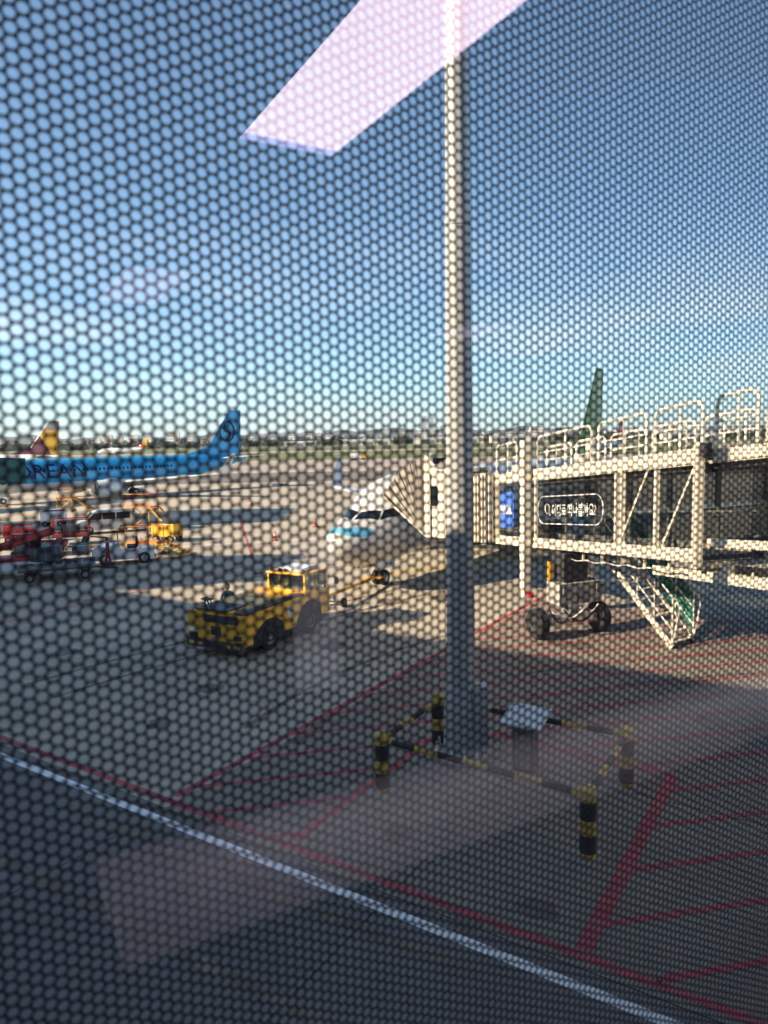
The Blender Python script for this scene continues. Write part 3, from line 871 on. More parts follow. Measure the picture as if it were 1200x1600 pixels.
# ================================================================== BOARDING BRIDGE
U = V(.2614, -.9652, 0).normalized(); WD = V(-U.y, U.x, 0)
P1 = V(5.66, 26.4, 0)
SLOPE = .095
def J(m, y, h):
    p = P1 + U * m + WD * y
    return V(p.x, p.y, 2.70 + SLOPE * m + h)
US = V(U.x, U.y, SLOPE).normalized()
def projx(p):
    q = p - V(0, 0, EYE)
    return 600 + FPX * q.dot(RI) / q.dot(FW), 800 - FPX * q.dot(UP) / q.dot(FW)
def m_of(px, y=0.0):
    lo, hi = -6, 16
    for _ in range(40):
        mid = (lo + hi) / 2
        if projx(J(mid, y, 1.4))[0] < px: lo = mid
        else: hi = mid
    return lo
jb = thing('boarding_bridge', 'cream steel boarding bridge with dark glazed tunnel docked to the white airliner', 'boarding bridge', (6.3, 24.2, 0))
mS, mE = m_of(778), 8.72
# tunnel, outer section
def beam(mb, m0, m1, y, h0, h1, w):
    mb.bar(J(m0, y, (h0 + h1) / 2), J(m1, y, (h0 + h1) / 2), w, h1 - h0)
    return mb
sec = thing('tunnel_section', None, None, (0, 0, 0)); sec.parent = jb
def section(m0, m1, y0, y1, hb0, hb1, ht0, ht1, posts, fposts):
    for y, nm in ((y0, 'near'), (y1, 'far')):
        beam(MB(), m0, m1, y, hb0, hb1, .16).build('bottom_beam', m_cream, jb)
        beam(MB(), m0, m1, y, ht0, ht1, .16).build('top_beam', m_cream, jb)
        sg = -1 if y == y0 else 1
        beam(MB(), m0, m1, y + sg * .095, hb0 + .02, hb0 + .07, .05).build('beam_flange', m_cream, jb)
        beam(MB(), m0, m1, y + sg * .095, ht0 + .04, ht0 + .09, .05).build('beam_flange', m_cream, jb)
        for m in (posts if y == y0 else fposts):
            MB().bar(J(m, y, hb1 - .01), J(m, y, ht0 + .01), .13, .13).build('post', m_cream, jb)
        edges = [m0] + list(posts if y == y0 else fposts) + [m1]
        for a, b in zip(edges, edges[1:]):
            if b - a > .25:
                c0, c1 = a + .07, b - .07
                MB().quad(J(c0, y + .03 * sg * -1, hb1 + .01), J(c1, y - .03 * sg, hb1 + .01), J(c1, y - .03 * sg, ht0 - .01), J(c0, y - .03 * sg, ht0 - .01)).build('glass_pane', m_glassd, jb)
    ym = (y0 + y1) / 2; wy = y1 - y0 - .2
    MB().bar(J(m0, ym, hb0 + .1), J(m1, ym, hb0 + .1), wy, .12).build('floor', m_dark, jb)
    MB().bar(J(m0, ym, ht1 - .08), J(m1, ym, ht1 - .08), wy, .10).build('roof', m_cream, jb)
    MB().bar(J(m0, ym, ht0 - .12), J(m1, ym, ht0 - .12), wy, .04).build('ceiling', m_panel, jb)
bpy.data.objects.remove(sec)
section(mS, mE, 0.0, 2.1, 0, .36, 2.50, 2.92, [mS + .06, m_of(838), m_of(964), m_of(973), m_of(1026), mE - .08], [-1.5, .6, 2.7, 4.8, 6.9])
section(mE - .3, 19.0, .25, 1.85, .40, .62, 2.52, 2.86, [11.0, 13.4, 15.8, 18.0], [9.8, 12.2, 14.6])
# braces in the outer section
for pb, pt in ((970, 1014), (1037, 1087)):
    MB().bar(J(m_of(pb), -.02, .37), J(m_of(pt), -.02, 2.5), .07, .07).build('brace', m_cream, jb)
# sliding frame at the joint of the two sections
jf = MB()
for y in (-.02, 2.12):
    jf.bar(J(mE, y, -.05), J(mE, y, 3.0), .2, .22)
jf.bar(J(mE, -.1, 2.98), J(mE, 2.2, 2.98), .2, .14).bar(J(mE, -.1, -.06), J(mE, 2.2, -.06), .2, .14)
jf.build('portal_frame', m_cream, jb)
for y in (-.02, 2.12):
    MB().box(J(mE + .22, y, 2.86), (.3, .16, .34), (U, WD, V(0, 0, 1)), .03).build('roller_box', m_dark, jb)
# inside: handrail and hanging straps seen through the glazing
MB().tube([J(m_ * .5, 1.7, 1.25) for m_ in range(-6, 38)], .03, 6).build('inner_handrail', m_galv, jb)
# cable tray below
ct = MB()
ct.bar(J(m_of(1010), .35, -.35), J(17, .35, -.42), .22, .26).bar(J(m_of(1010), 1.75, -.35), J(17, 1.75, -.42), .22, .26)
ct.build('cable_tray', m_cream, jb)
for m_ in np.arange(2.0, 8.6, 1.1):
    MB().bar(J(m_, .1, -.02), J(m_, .1, -.34), .07, .07).build('hanger', m_cream, jb)
MB().tube([J(1.4 + .25 * i, .06, -.3 - .03 * math.sin(i * 1.4)) for i in range(28)], .022, 6).build('cable', m_galv, jb)
for m_ in (9.4, 11.6, 13.9):
    MB().box(J(m_, .35, -.16), (.2, .26, .3), (U, WD, V(0, 0, 1)), .03).build('tray_bracket', m_cream, jb)
# text panels on the glazing
a0, a1 = m_of(783.5), m_of(805.5)
hN = 1.42
def rrect(w, h, r, n=6):
    out = []
    for cx, cy, t0 in ((w / 2 - r, h / 2 - r, 0), (-w / 2 + r, h / 2 - r, 90), (-w / 2 + r, -h / 2 + r, 180), (w / 2 - r, -h / 2 + r, 270)):
        out += [(cx + r * math.cos(rad(t0 + 90 * i / n)), cy + r * math.sin(rad(t0 + 90 * i / n))) for i in range(n + 1)]
    return out
ac = (a0 + a1) / 2
rp = rrect(a1 - a0, 1.45, .22)
MB().prism([J(ac + x, -.07, hN + y) for x, y in rp], WD * .03).build('sign_panel', m_blue, jb)
def bridge_text(txt, size, mc, hc, bold, xs=1.0):
    me = text_mesh(txt, size, m_letter, bold=bold)
    off = jb.location
    xs_ = [v.co.x for v in me.vertices]; ys_ = [v.co.y for v in me.vertices]
    cx, cy = (min(xs_) + max(xs_)) / 2, (min(ys_) + max(ys_)) / 2
    for v in me.vertices:
        v.co = J(mc + (v.co.x - cx) * xs, -.085, hc + v.co.y - cy) - off
    o = bpy.data.objects.new('lettering', me); COL.objects.link(o); o.parent = jb
    tag(o, 'white lettering reading ' + txt)
    return (max(xs_) - min(xs_)) * xs
sgn = text_mesh('NOL', .5, m_letter)
bw = max(v.co.x for v in sgn.vertices) - min(v.co.x for v in sgn.vertices)
bridge_text('NOL', .5, ac, hN + .02, .02, (a1 - a0) * .80 / bw)
p0, p1 = m_of(844), m_of(946)
pc, pw = (p0 + p1) / 2, p1 - p0
hP = 1.40
MB().tube([J(pc + x, -.085, hP + y) for x, y in rrect(pw, .98, .44, 8)], .018, 6, closed=True).build('pill_outline', m_letter, jb)
tm = text_mesh('어디로 떠나볼까요?', .5, m_letter)
bw = max(v.co.x for v in tm.vertices) - min(v.co.x for v in tm.vertices)
bridge_text('어디로 떠나볼까요?', .46, pc + pw * .075, hP, .006, pw * .66 / (bw * .92))
mg = MB().tube([J(pc - pw * .335 + .16 * math.cos(t) * pw / 4.2, -.085, hP + .05 + .17 * math.sin(t)) for t in [2 * math.pi * i / 20 for i in range(20)]], .022, 6, closed=True)
mg.bar(J(pc - pw * .31, -.085, hP - .08), J(pc - pw * .285, -.085, hP - .2), .04, .04)
mg.build('magnifier_sign', m_letter, jb)
# roof handrails
def hoop(m0, m1, y, h, mids, bars, r=.24):
    pts = [J(m0, y, 2.9)]
    for i in range(6):
        t = rad(180 - 90 * i / 5); pts.append(J(m0 + r + r * math.cos(t), y, 2.9 + h - r + r * math.sin(t)))
    for i in range(6):
        t = rad(90 - 90 * i / 5); pts.append(J(m1 - r + r * math.cos(t), y, 2.9 + h - r + r * math.sin(t)))
    pts.append(J(m1, y, 2.9))
    mb = MB().tube(pts, .045, 7)
    for f in mids: mb.tube([J(m0, y, 2.9 + h * f), J(m1, y, 2.9 + h * f)], .032, 6)
    for f in bars: mb.tube([J(m0 + (m1 - m0) * f, y, 2.9), J(m0 + (m1 - m0) * f, y, 2.9 + h)], .032, 6)
    mb.build('roof_handrail', m_galv, jb, smooth=True)
for a, b in ((775, 806), (838, 921), (932, 1006), (1019, 1092), (1114, 1178)):
    hoop(m_of(a), m_of(b), .05, 1.2, (.5,), (.55,))
for m_ in np.arange(-3.0, 12.0, 2.35):
    hoop(m_, m_ + 2.0, 2.0, 1.05, (.5,), (.4, .8))
# roof boxes
MB().box(J(-2.6, .6, 3.05), (.7, .5, .35), (U, WD, V(0, 0, 1)), .03).build('roof_unit', m_cream, jb)
MB().box(J(1.2, 1.2, 3.1), (.5, .5, .5), (U, WD, V(0, 0, 1)), .03).build('roof_unit', m_cream, jb)
m_bog = mat('bogie_paint', (.44, .42, .38), .55, var=.15, scale=2, dirt=(.20, .18, .15), dscale=2.5)
# lift columns and bogie
mc = m_of(821, -.32)
for y in (-.32, 2.42):
    b0 = J(mc, y, 0); 
    MB().box((b0.x, b0.y, 3.85), (.36, .30, 5.7), (U, WD, V(0, 0, 1)), .02).build('lift_column', m_cream, jb)
    MB().box((b0.x, b0.y, .98), (.28, .22, .5), (U, WD, V(0, 0, 1)), .02).build('column_foot', m_cream, jb)
bx = J(mc, -.2, 0)
MB().box((bx.x, bx.y - .35, .95), (.26, .2, .2), None, .04).build('warning_lamp', m_redp, jb)
wA, wB = V(5.12, 23.71, 0), V(7.45, 24.61, 0)
wx = (wB - wA).normalized(); wc = (wA + wB) / 2; wy = V(-wx.y, wx.x, 0)
MB().box((wc.x + .25, wc.y + .25, 1.47), (1.75, .75, .74), (wx, wy, V(0, 0, 1)), .02).build('bogie_box', m_bog, jb)
MB().box((wc.x + .1, wc.y + .3, 2.35), (1.0, .7, .95), (wx, wy, V(0, 0, 1)), .03).build('drive_cabinet', m_dark, jb)
MB().box((wc.x - .62, wc.y + .15, 2.2), (.12, .18, .66), (wx, wy, V(0, 0, 1)), .03).build('hydraulic_unit', m_yel, jb)
MB().cyl((wc.x, wc.y, .5), (wc.x, wc.y, 1.1), .26, .30, 16).build('swivel', m_grey, jb)
ax = MB().bar(wA + wx * .2 + V(0, 0, .55), wB - wx * .2 + V(0, 0, .55), .32, .26)
for p in (wA + wx * .55, wB - wx * .55):
    ax.box((p.x, p.y, .62), (.35, .5, .4), (wx, wy, V(0, 0, 1)), .04)
ax.build('axle', m_cream, jb)
for p in (wA, wB):
    t_, r_ = MB(), MB()
    wheel(t_, r_, p + V(0, 0, .52), wx, .52, .36)
    wo = t_.build('wheel', m_tyre, jb, smooth=True)
    r_.build('rim', m_dark, wo, smooth=True)
# hoses and brackets on the bogie
for k_, (a_, b_, dz) in enumerate((((-.9, -.5), (.2, -.62), .3), ((-.6, -.55), (.75, -.6), .45), ((.1, -.5), (.95, -.35), .25), ((-.2, -.55), (-.95, -.2), .5))):
    pa = wc + wx * a_[0] + wy * a_[1]; pb = wc + wx * b_[0] + wy * b_[1]
    MB().tube([V(pa.x + (pb.x - pa.x) * t / 8, pa.y + (pb.y - pa.y) * t / 8, 1.05 - dz * math.sin(math.pi * t / 8)) for t in range(9)], .028, 6).build('hose', m_black if k_ % 2 else m_galv, jb, smooth=True)
for a_, z_, sx_ in ((-.62, 1.62, .3), (.1, 1.35, .42), (.72, 1.6, .26)):
    pa = wc + V(.25, .25, 0) + wx * a_ - wy * .44
    MB().box((pa.x, pa.y, z_), (sx_, .05, .34), (wx, wy, V(0, 0, 1)), .01).build('access_plate', m_grey, jb)
# beams carrying the tunnel between the columns
MB().bar(J(mc, -.5, -.16), J(mc, 2.6, -.16), .3, .3).build('cross_beam', m_cream, jb)
# rotunda end and column by the corridor (beyond the right edge)
re = J(19.4, 1.05, 0)
MB().cyl((re.x, re.y, re.z - .2), (re.x, re.y, re.z + 3.0), 1.9, n=24).build('rotunda', m_cream, jb)
MB().cyl((re.x, re.y, 0), (re.x, re.y, re.z - .2), .45, n=20).build('rotunda_column', m_cream, jb)
# cab
PN = V(wd.y, -wd.x, 0)                                    # out of the airliner's port side
L0 = V(1.83, 31.0, 0)
CW, CD = 2.9, 1.62
cz0, cz1 = 2.55, 5.35
def C(a, d, z):
    p = L0 + wd * a + PN * d
    return V(p.x, p.y, z)
MB().box(C(CW / 2, CD / 2, cz0 - .1), (CW, CD, .2), (wd, PN, V(0, 0, 1))).build('cab_floor', m_dark, jb)
MB().box(C(CW / 2, CD / 2, cz1 + .08), (CW + .1, CD + .1, .16), (wd, PN, V(0, 0, 1)), .02).build('cab_roof', m_cream, jb)
MB().box(C(.04, .62, (cz0 + cz1) / 2), (.08, .70, cz1 - cz0), (wd, PN, V(0, 0, 1))).build('cab_wall', m_cream, jb)
MB().prism([C(-.012, .36 + x, 4.35 + y) for x, y in rrect(.46, .85, .1)], wd * .03).build('cab_window', m_dglass, jb)
MB().box(C(.0, .14, (cz0 + cz1) / 2), (.14, .22, cz1 - cz0), (wd, PN, V(0, 0, 1))).build('cab_pillar', m_galv, jb)
for d in (1.05, 1.3, 1.52):
    MB().box(C(.05, d, (cz0 + cz1) / 2), (.08, .10, cz1 - cz0), (wd, PN, V(0, 0, 1))).build('shutter_post', m_cream if d != 1.3 else m_dark, jb)
MB().box(C(CW - .04, CD / 2, (cz0 + cz1) / 2), (.08, CD, cz1 - cz0), (wd, PN, V(0, 0, 1))).build('cab_wall', m_cream, jb)
MB().box(C(.12, 1.35, cz1 + .22), (.5, .6, .14), (wd, PN, V(0, 0, 1)), .02).build('roof_light', m_cream, jb)
MB().prism([C(-.03, -.02, 5.2), C(-.03, .75, 5.4), C(-.03, .1, 6.05), C(-.03, -.02, 6.1)], wd * .05).build('hood_arm', m_cream, jb)
MB().cyl(C(.3, .1, 5.5), C(.3, .1, 6.2), .09, .07, 10).build('beacon', m_wp, jb)
# underframe truss below the cab
tr_ = MB()
tr_.bar(C(.1, .1, cz0 - .3), C(.1, 3.4, cz0 - .25), .12, .14).bar(C(2.6, .1, cz0 - .3), C(2.6, 3.4, cz0 - .25), .12, .14)
for i in range(4):
    tr_.bar(C(.1, .2 + i * .8, cz0 - .3), C(2.6, .6 + i * .8, cz0 - .3), .1, .1)
tr_.build('underframe', m_dark, jb)
# pleated hood: fans from the cab's lower corner over the airliner's crown
hb = C(0, -.02, cz0 + .02)
htop, hfar = C(0, -.02, 5.98), surf(3.05, rad(-19), .03)
hfar = WN + wd * hfar.x + PN * (-hfar.y) + V(0, 0, hfar.z)
npl = 8
ridge_pts = []
for i in range(2 * npl + 1):
    t = i / (2 * npl)
    p = htop.lerp(hfar, t)
    p.z += .42 * math.sin(math.pi * t) * .9
    out = .05 if i % 2 else -.06
    ridge_pts.append((p, out))
hm = MB()
back = wd * 2.7
nrm = (htop - hb).cross(hfar - hb).normalized()
if nrm.y > 0: nrm = -nrm
vs = []
mid_t = 6
for i, (p, out) in enumerate(ridge_pts):
    for kx in range(mid_t + 1):
        u = kx / mid_t
        q_ = hb.lerp(p, u) + nrm * (out * min(1, u * 1.6))
        vs.append(q_)
    top_n = (p - hb).normalized()
    vs.append(p + top_n * out + back)
w_ = mid_t + 2
hm.add(vs, [(i * w_ + k_, (i + 1) * w_ + k_, (i + 1) * w_ + k_ + 1, i * w_ + k_ + 1) for i in range(2 * npl) for k_ in range(w_ - 1)])
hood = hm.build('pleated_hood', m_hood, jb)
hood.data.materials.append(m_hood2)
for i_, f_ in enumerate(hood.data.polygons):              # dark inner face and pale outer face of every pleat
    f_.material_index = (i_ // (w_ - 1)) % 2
MB().tube([hb.lerp(ridge_pts[-1][0], u / 8) for u in range(9)], .05, 7).build('hood_bumper', m_cream, hood, smooth=True)
MB().tube([hb, htop], .05, 7).build('hood_frame', m_cream, hood)
# bellows between cab and tunnel
bl = MB(); bz0, bz1 = 2.46, 5.28
e0_, e1_ = C(.0, CD + .06, 0), J(mS, 0, 0)
vs = []; nb = 22
for i in range(nb + 1):
    t = i / nb
    p = V(e0_.x, e0_.y, 0).lerp(V(e1_.x, e1_.y, 0), t)
    p = p + V(-.25, -.97, 0) * (.30 * math.sin(math.pi * t) + (.05 if i % 2 else -.05))
    vs += [V(p.x, p.y, bz0), V(p.x, p.y, bz1), V(p.x + 1.6, p.y + 1.2, bz1 + (.04 if i % 2 else -.04))]
bl.add(vs, [(i * 3 + k_, (i + 1) * 3 + k_, (i + 1) * 3 + k_ + 1, i * 3 + k_ + 1) for i in range(nb) for k_ in range(2)])
bl.build('bellows', m_cream, jb)
# service stair with green sheeting
S0_, S1_ = V(9.08, 22.25, .05), V(7.55, 24.35, 2.72)
run = (S1_ - S0_); rh = V(run.x, run.y, 0).normalized(); sw_ = V(-rh.y, rh.x, 0)
if sw_.x < 0: sw_ = -sw_
WW = 1.2
st = MB()
for o_ in (0, WW):
    st.bar(S0_ + sw_ * o_, S1_ + sw_ * o_, .05, .2)
stair = st.build('service_stair', m_cream, jb)
for i in range(11):
    t = (i + .5) / 11
    p = S0_ + run * t + sw_ * (WW / 2)
    MB().box(p, (.26, WW - .06, .035), (rh, sw_, V(0, 0, 1))).build('tread', m_cream, stair)
for o_ in (0, WW):
    r_ = MB()
    for hgt in (.55, 1.1, 1.6):
        r_.tube([S0_ + sw_ * o_ + V(0, 0, hgt), S1_ + sw_ * o_ + V(0, 0, hgt)], .03, 7)
    end = S0_ + sw_ * o_
    r_.tube([end, end + V(0, 0, .6) - rh * .12, end + V(0, 0, 1.3) - rh * .24, end + V(0, 0, 1.55) - rh * .16, end + V(0, 0, 1.6)], .03, 7)
    for i in range(5):
        p = S0_ + run * (i / 4) + sw_ * o_
        r_.tube([p, p + V(0, 0, 1.6)], .024, 6)
    r_.build('stair_handrail', m_galv, stair, smooth=True)
for f0, f1, h0_, h1_ in ((.0, .98, .30, .98), (.0, .98, 1.02, 1.6)):
    a_, b_ = S0_ + run * f0 + sw_ * (WW + .03), S0_ + run * f1 + sw_ * (WW + .03)
    MB().prism([a_ + V(0, 0, h0_), b_ + V(0, 0, h0_), b_ + V(0, 0, h1_), a_ + V(0, 0, h1_)], sw_ * .02).build('green_sheet', m_green, stair)
MB().box(S1_ + sw_ * (WW / 2) + rh * .5 + V(0, 0, -.05), (1.1, WW + .1, .08), (rh, sw_, V(0, 0, 1))).build('landing', m_cream, stair)
for o_ in (.06, WW - .06):
    t_, r_ = MB(), MB()
    wheel(t_, r_, S0_ + sw_ * o_ + V(0, 0, .07), sw_, .11, .06)
    t_.build('caster', m_tyre, stair, smooth=True)

# ================================================================== LAMP MAST, GUARD BARRIER, CABINET
mp = V(1.58, 14.85, 0)
mast = thing('light_mast', 'tall tapered pale lamp mast standing inside the striped barrier', 'lamp mast', mp)
MB().lathe([(0, .31), (4.0, .285), (11.1, .25), (11.11, .24), (18, .20), (26, .165)], mp, (0, 0, 1), 20).build('shaft', m_pole, mast, smooth=True)
MB().lathe([(11.02, .252), (11.02, .266), (11.14, .264), (11.14, .24)], mp, (0, 0, 1), 20).build('joint_ring', m_pole, mast, smooth=True)
MB().lathe([(0, .40), (.5, .385), (1.6, .345), (1.64, .32)], mp, (0, 0, 1), 20).build('base_sleeve', m_pole, mast, smooth=True)
MB().box(mp + V(.36, -.16, .95), (.34, .4, 1.35), None, .04).build('access_box', m_pole, mast)
bp_ = MB().lathe([(0, .01), (.0, .62), (.05, .62), (.05, .3)], mp + V(0, 0, .012), (0, 0, 1), 28).build('base_plate', m_grey, mast)
bolt_me = MB().cyl((0, 0, 0), (0, 0, .26), .028, n=8).cyl((0, 0, .02), (0, 0, .09), .055, n=6).mesh('anchor_bolt', m_galv)
for i in range(12):
    o = bpy.data.objects.new('anchor_bolt', bolt_me); COL.objects.link(o); o.parent = mast
    t = 2 * math.pi * i / 12
    o.location = (.53 * math.cos(t), .53 * math.sin(t), .06)
hd_ = MB()
for i in range(6):
    t = 2 * math.pi * i / 6
    hd_.box(mp + V(1.1 * math.cos(t), 1.1 * math.sin(t), 25.6), (.6, .5, .35), (V(math.cos(t), math.sin(t), 0), V(-math.sin(t), math.cos(t), 0), V(0, 0, 1)), .05)
    hd_.bar(mp + V(0, 0, 25.6), mp + V(1.1 * math.cos(t), 1.1 * math.sin(t), 25.6), .08, .08)
hd_.build('lamp_head', m_grey, mast)

gb = thing('guard_barrier', 'yellow and black striped post and rail barrier around the mast foot', 'barrier', AB(-5.2, 12.2))
bp4 = [V(-.13, 13.29, 0), V(1.10, 15.3, 0), V(3.19, 10.99, 0), V(4.60, 13.30, 0)]
PH = 1.2
for p in bp4:
    post = MB().lathe([(0, .135), (PH - .03, .135), (PH, .11), (PH, .005)], p, (0, 0, 1), 18).build('post', m_yblk, gb, smooth=True)
    for z0, z1 in ((.12, .42), (.68, .98)):
        MB().lathe([(z0, .134), (z0, .1375), (z1, .1375), (z1, .134)], p, (0, 0, 1), 18).build('black_band', m_blk, post, smooth=True)
    rim_ = [p + V(r_ * math.cos(t), r_ * math.sin(t), .006) for t, r_ in ((2 * math.pi * q_ / 18, .27 + random.uniform(-.06, .05)) for q_ in range(18))]
    MB().add(rim_ + [p + V(0, 0, .03)], [(q_, (q_ + 1) % 18, 18) for q_ in range(18)]).build('footing', m_conc2, post)
RH = 1.06
for i_, j_ in ((0, 1), (0, 2), (1, 3), (2, 3)):
    p, q_ = bp4[i_] + V(0, 0, RH), bp4[j_] + V(0, 0, RH)
    d_ = (q_ - p).normalized(); LL = (q_ - p).length
    rail = MB().cyl(p + d_ * .1, q_ - d_ * .1, .055, n=12).build('rail', m_yblk, gb, smooth=True)
    cap = MB()
    for e in (p, q_):
        s_ = d_ if e is p else -d_
        cap.cyl(e + s_ * .11, e + s_ * .24, .078, n=12)
    cap.build('rail_socket', m_yblk, rail, smooth=True)
    nb_ = max(3, int(LL / .52))
    for k_ in range(nb_):
        if k_ % 2:
            continue
        a_ = .26 + (LL - .52) * k_ / nb_; b_ = .26 + (LL - .52) * (k_ + 1) / nb_
        MB().cyl(p + d_ * a_, p + d_ * b_, .058, n=12).build('black_band', m_blk, rail, smooth=True)

cb = V(2.82, 14.15, 0)
cab_ = thing('electrical_cabinet', 'dark service cabinet with a pale lid beside the mast', 'cabinet', cb)
MB().box(cb + V(0, 0, .5), (.42, .36, 1.0), (A, B, V(0, 0, 1)), .02).build('body', m_dark, cab_)
MB().box(cb + V(0, 0, 1.12), (.86, .78, .06), (A, (B + V(0, 0, .22)).normalized(), (V(0, 0, 1) - B * .22).normalized()), .015).build('lid', m_wp, cab_)
MB().box(cb - B * .185 + V(0, 0, .5), (.34, .012, .86), (A, B, V(0, 0, 1))).build('door', m_grey, cab_)
MB().box(cb - B * .196 + A * .1 + V(0, 0, .55), (.03, .02, .12), (A, B, V(0, 0, 1))).build('handle', m_alu, cab_)

# ================================================================== TOW TRACTOR AND TOW BAR
ld = V(.48, .877, 0).normalized(); fd = V(ld.y, -ld.x, 0)
TF = V(-4.42, 21.85, 0)                                   # front corner on the near side
def K(l, w, z):
    p = TF + ld * l - fd * w
    return V(p.x, p.y, z)
AXK = (ld, -fd, V(0, 0, 1))
tk = thing('tow_tractor', 'yellow aircraft tow tractor with rear cab and black wheel arches', 'tow tractor', K(2.4, 1.2, 0))
TWD = 2.35
side = [(0, .42), (0, 1.40), (3.45, 1.43), (4.85, 1.43), (4.85, .55), (4.3, .5), (2.6, .45)]
body = MB().prism([K(l, 0, z) for l, z in side], -fd * TWD).build('body', m_yel, tk)
def kbox(l0, l1, w0, w1, z0, z1, m, name, parent=None, bevel=0.0):
    return MB().box(K((l0 + l1) / 2, (w0 + w1) / 2, (z0 + z1) / 2), (l1 - l0, w1 - w0, z1 - z0), AXK, bevel).build(name, m, parent or tk)
kbox(.10, 4.75, .10, TWD - .1, .25, .44, m_dark, 'chassis')
kbox(-.12, .0, .02, TWD - .02, .28, .52, m_dark, 'bumper')
for w0 in (.12, .5, 1.65, 2.0):
    kbox(-.135, -.12, w0, w0 + .2, .36, .46, m_yblk, 'bumper_mark')
kbox(-.02, .0, .25, TWD - .7, 1.10, 1.34, m_dark, 'grille')
kbox(-.03, .0, TWD - .42, TWD - .06, .74, .86, m_letter, 'number_plate')
kbox(-.04, .0, .12, .42, .62, .76, m_dark, 'headlight', None, .02)
kbox(-.04, .0, TWD - .42, TWD - .08, .52, .70, m_dark, 'headlight', None, .02)
kbox(-.025, -.0, .95, 1.35, .70, .98, m_dark, 'hitch_recess')
MB().cyl(K(-.25, 1.15, .62), K(-.02, 1.15, .62), .05, n=10).build('hitch_pin', m_grey, tk)
for l0, l1, ztop in ((.42, 2.02, 1.07), (2.78, 4.28, 1.20)):
    for w0 in (0, TWD):
        sg = 1 if w0 == 0 else -1
        c_ = (l1 - l0)
        poly = [(l0, .30), (l0, .62), (l0 + c_ * .22, ztop - .16), (l0 + c_ * .42, ztop), (l0 + c_ * .70, ztop), (l1 - c_ * .06, ztop - .2), (l1, .8), (l1, .30)]
        MB().prism([K(l, w0 - .004 * sg, z) for l, z in poly], fd * (.012 * sg)).build('wheel_arch', m_black, tk)
        t_, r_ = MB(), MB()
        wheel(t_, r_, K((l0 + l1) / 2 + .05, w0 + .12 * sg, .46), fd, .46, .36)
        wo = t_.build('wheel', m_tyre, tk, smooth=True); r_.build('rim', m_grey, wo, smooth=True)
# bonnet plates and grip strips
for i, l0 in enumerate((.10, 1.2, 2.3)):
    kbox(l0, l0 + 1.0, .55, TWD - .25, 1.415 + i * .002, 1.46 + i * .004, m_yel, 'bonnet_plate', None, .012)
for w0 in (.06, .17, .28):
    kbox(.05, 3.35, w0, w0 + .06, 1.42, 1.475, m_dark, 'grip_strip')
kbox(.06, 3.3, .36, .44, 1.42, 1.47, m_grey, 'grip_strip')
kbox(.05, 1.05, .75, TWD - .3, 1.463, 1.50, m_dark, 'radiator_grille')
mr_ = MB().tube([K(.35, 1.9, 1.45), K(.3, 1.85, 1.72), K(.15, 1.6, 1.74), K(.05, 1.35, 1.5)], .03, 6).tube([K(.35, 1.6, 1.45), K(.3, 1.6, 1.72)], .025, 6)
mr_.box(K(.3, 1.75, 1.76), (.2, .4, .05), AXK, .02)
mr_.build('towing_eye_bracket', m_dark, tk)
# cab
kc0, kc1, kw0, kw1, kz0, kz1 = 3.42, 4.80, .06, 1.72, 1.43, 2.08
for l in (kc0 + .04, kc1 - .04, (kc0 + kc1) / 2 + .0):
    for w_ in (kw0 + .04, kw1 - .04):
        kbox(l - .04, l + .04, w_ - .04, w_ + .04, kz0, kz1, m_yel, 'cab_pillar')
kbox(kc0 - .04, kc1 + .04, kw0 - .03, kw1 + .03, kz1, kz1 + .07, m_yel, 'cab_roof', None, .02)
kbox(kc0, kc0 + .06, kw0, kw1, kz0, kz0 + .12, m_yel, 'cab_sill')
kbox(kc0 + .02, kc0 + .03, kw0 + .08, kw1 - .08, kz0 + .12, kz1, m_glassv, 'windscreen')
kbox(kc1 - .03, kc1 - .02, kw0 + .08, kw1 - .08, kz0 + .1, kz1, m_glassv, 'rear_window')
for w_ in (kw0 + .02, kw1 - .03):
    kbox(kc0 + .08, (kc0 + kc1) / 2 - .04, w_, w_ + .01, kz0 + .1, kz1, m_glassv, 'side_window')
    kbox((kc0 + kc1) / 2 + .04, kc1 - .08, w_, w_ + .01, kz0 + .1, kz1, m_glassv, 'side_window')
kbox(kc0 + .5, kc0 + .95, .7, 1.15, kz0 - .1, kz0 + .45, m_int, 'seat', None, .05)
MB().tube([K(kc0 + .38 + .02 * math.sin(t), .9 + .17 * math.cos(t), kz0 + .25 + .15 * math.sin(t)) for t in [2 * math.pi * i / 16 for i in range(16)]], .015, 5, closed=True).build('steering_wheel', m_black, tk)
kbox(kc0 + .2, kc1 - .2, .35, 1.35, kz1 + .07, kz1 + .20, m_wp, 'roof_unit', None, .04)
for w_ in (.2, 1.0, 1.25, 1.6):
    MB().cyl(K(kc0 + .12, w_, kz1 + .07), K(kc0 + .12, w_, kz1 + .19), .06, .05, 10).build('roof_lamp', m_dark, tk)
MB().tube([K(kc1 - .1, -.02, 1.85), K(kc1 + .05, -.3, 1.85), K(kc1 + .05, -.32, 1.75)], .015, 5).build('mirror_arm', m_dark, tk)
MB().box(K(kc1 + .05, -.33, 1.70), (.05, .16, .26), AXK, .02).build('mirror', m_dark, tk)
kbox(kc1 + .0, kc1 + .22, .5, 1.8, .55, .75, m_dark, 'rear_hitch')
kbox(4.5, 4.84, -.02, .0, .6, 1.35, m_yel, 'step_panel')
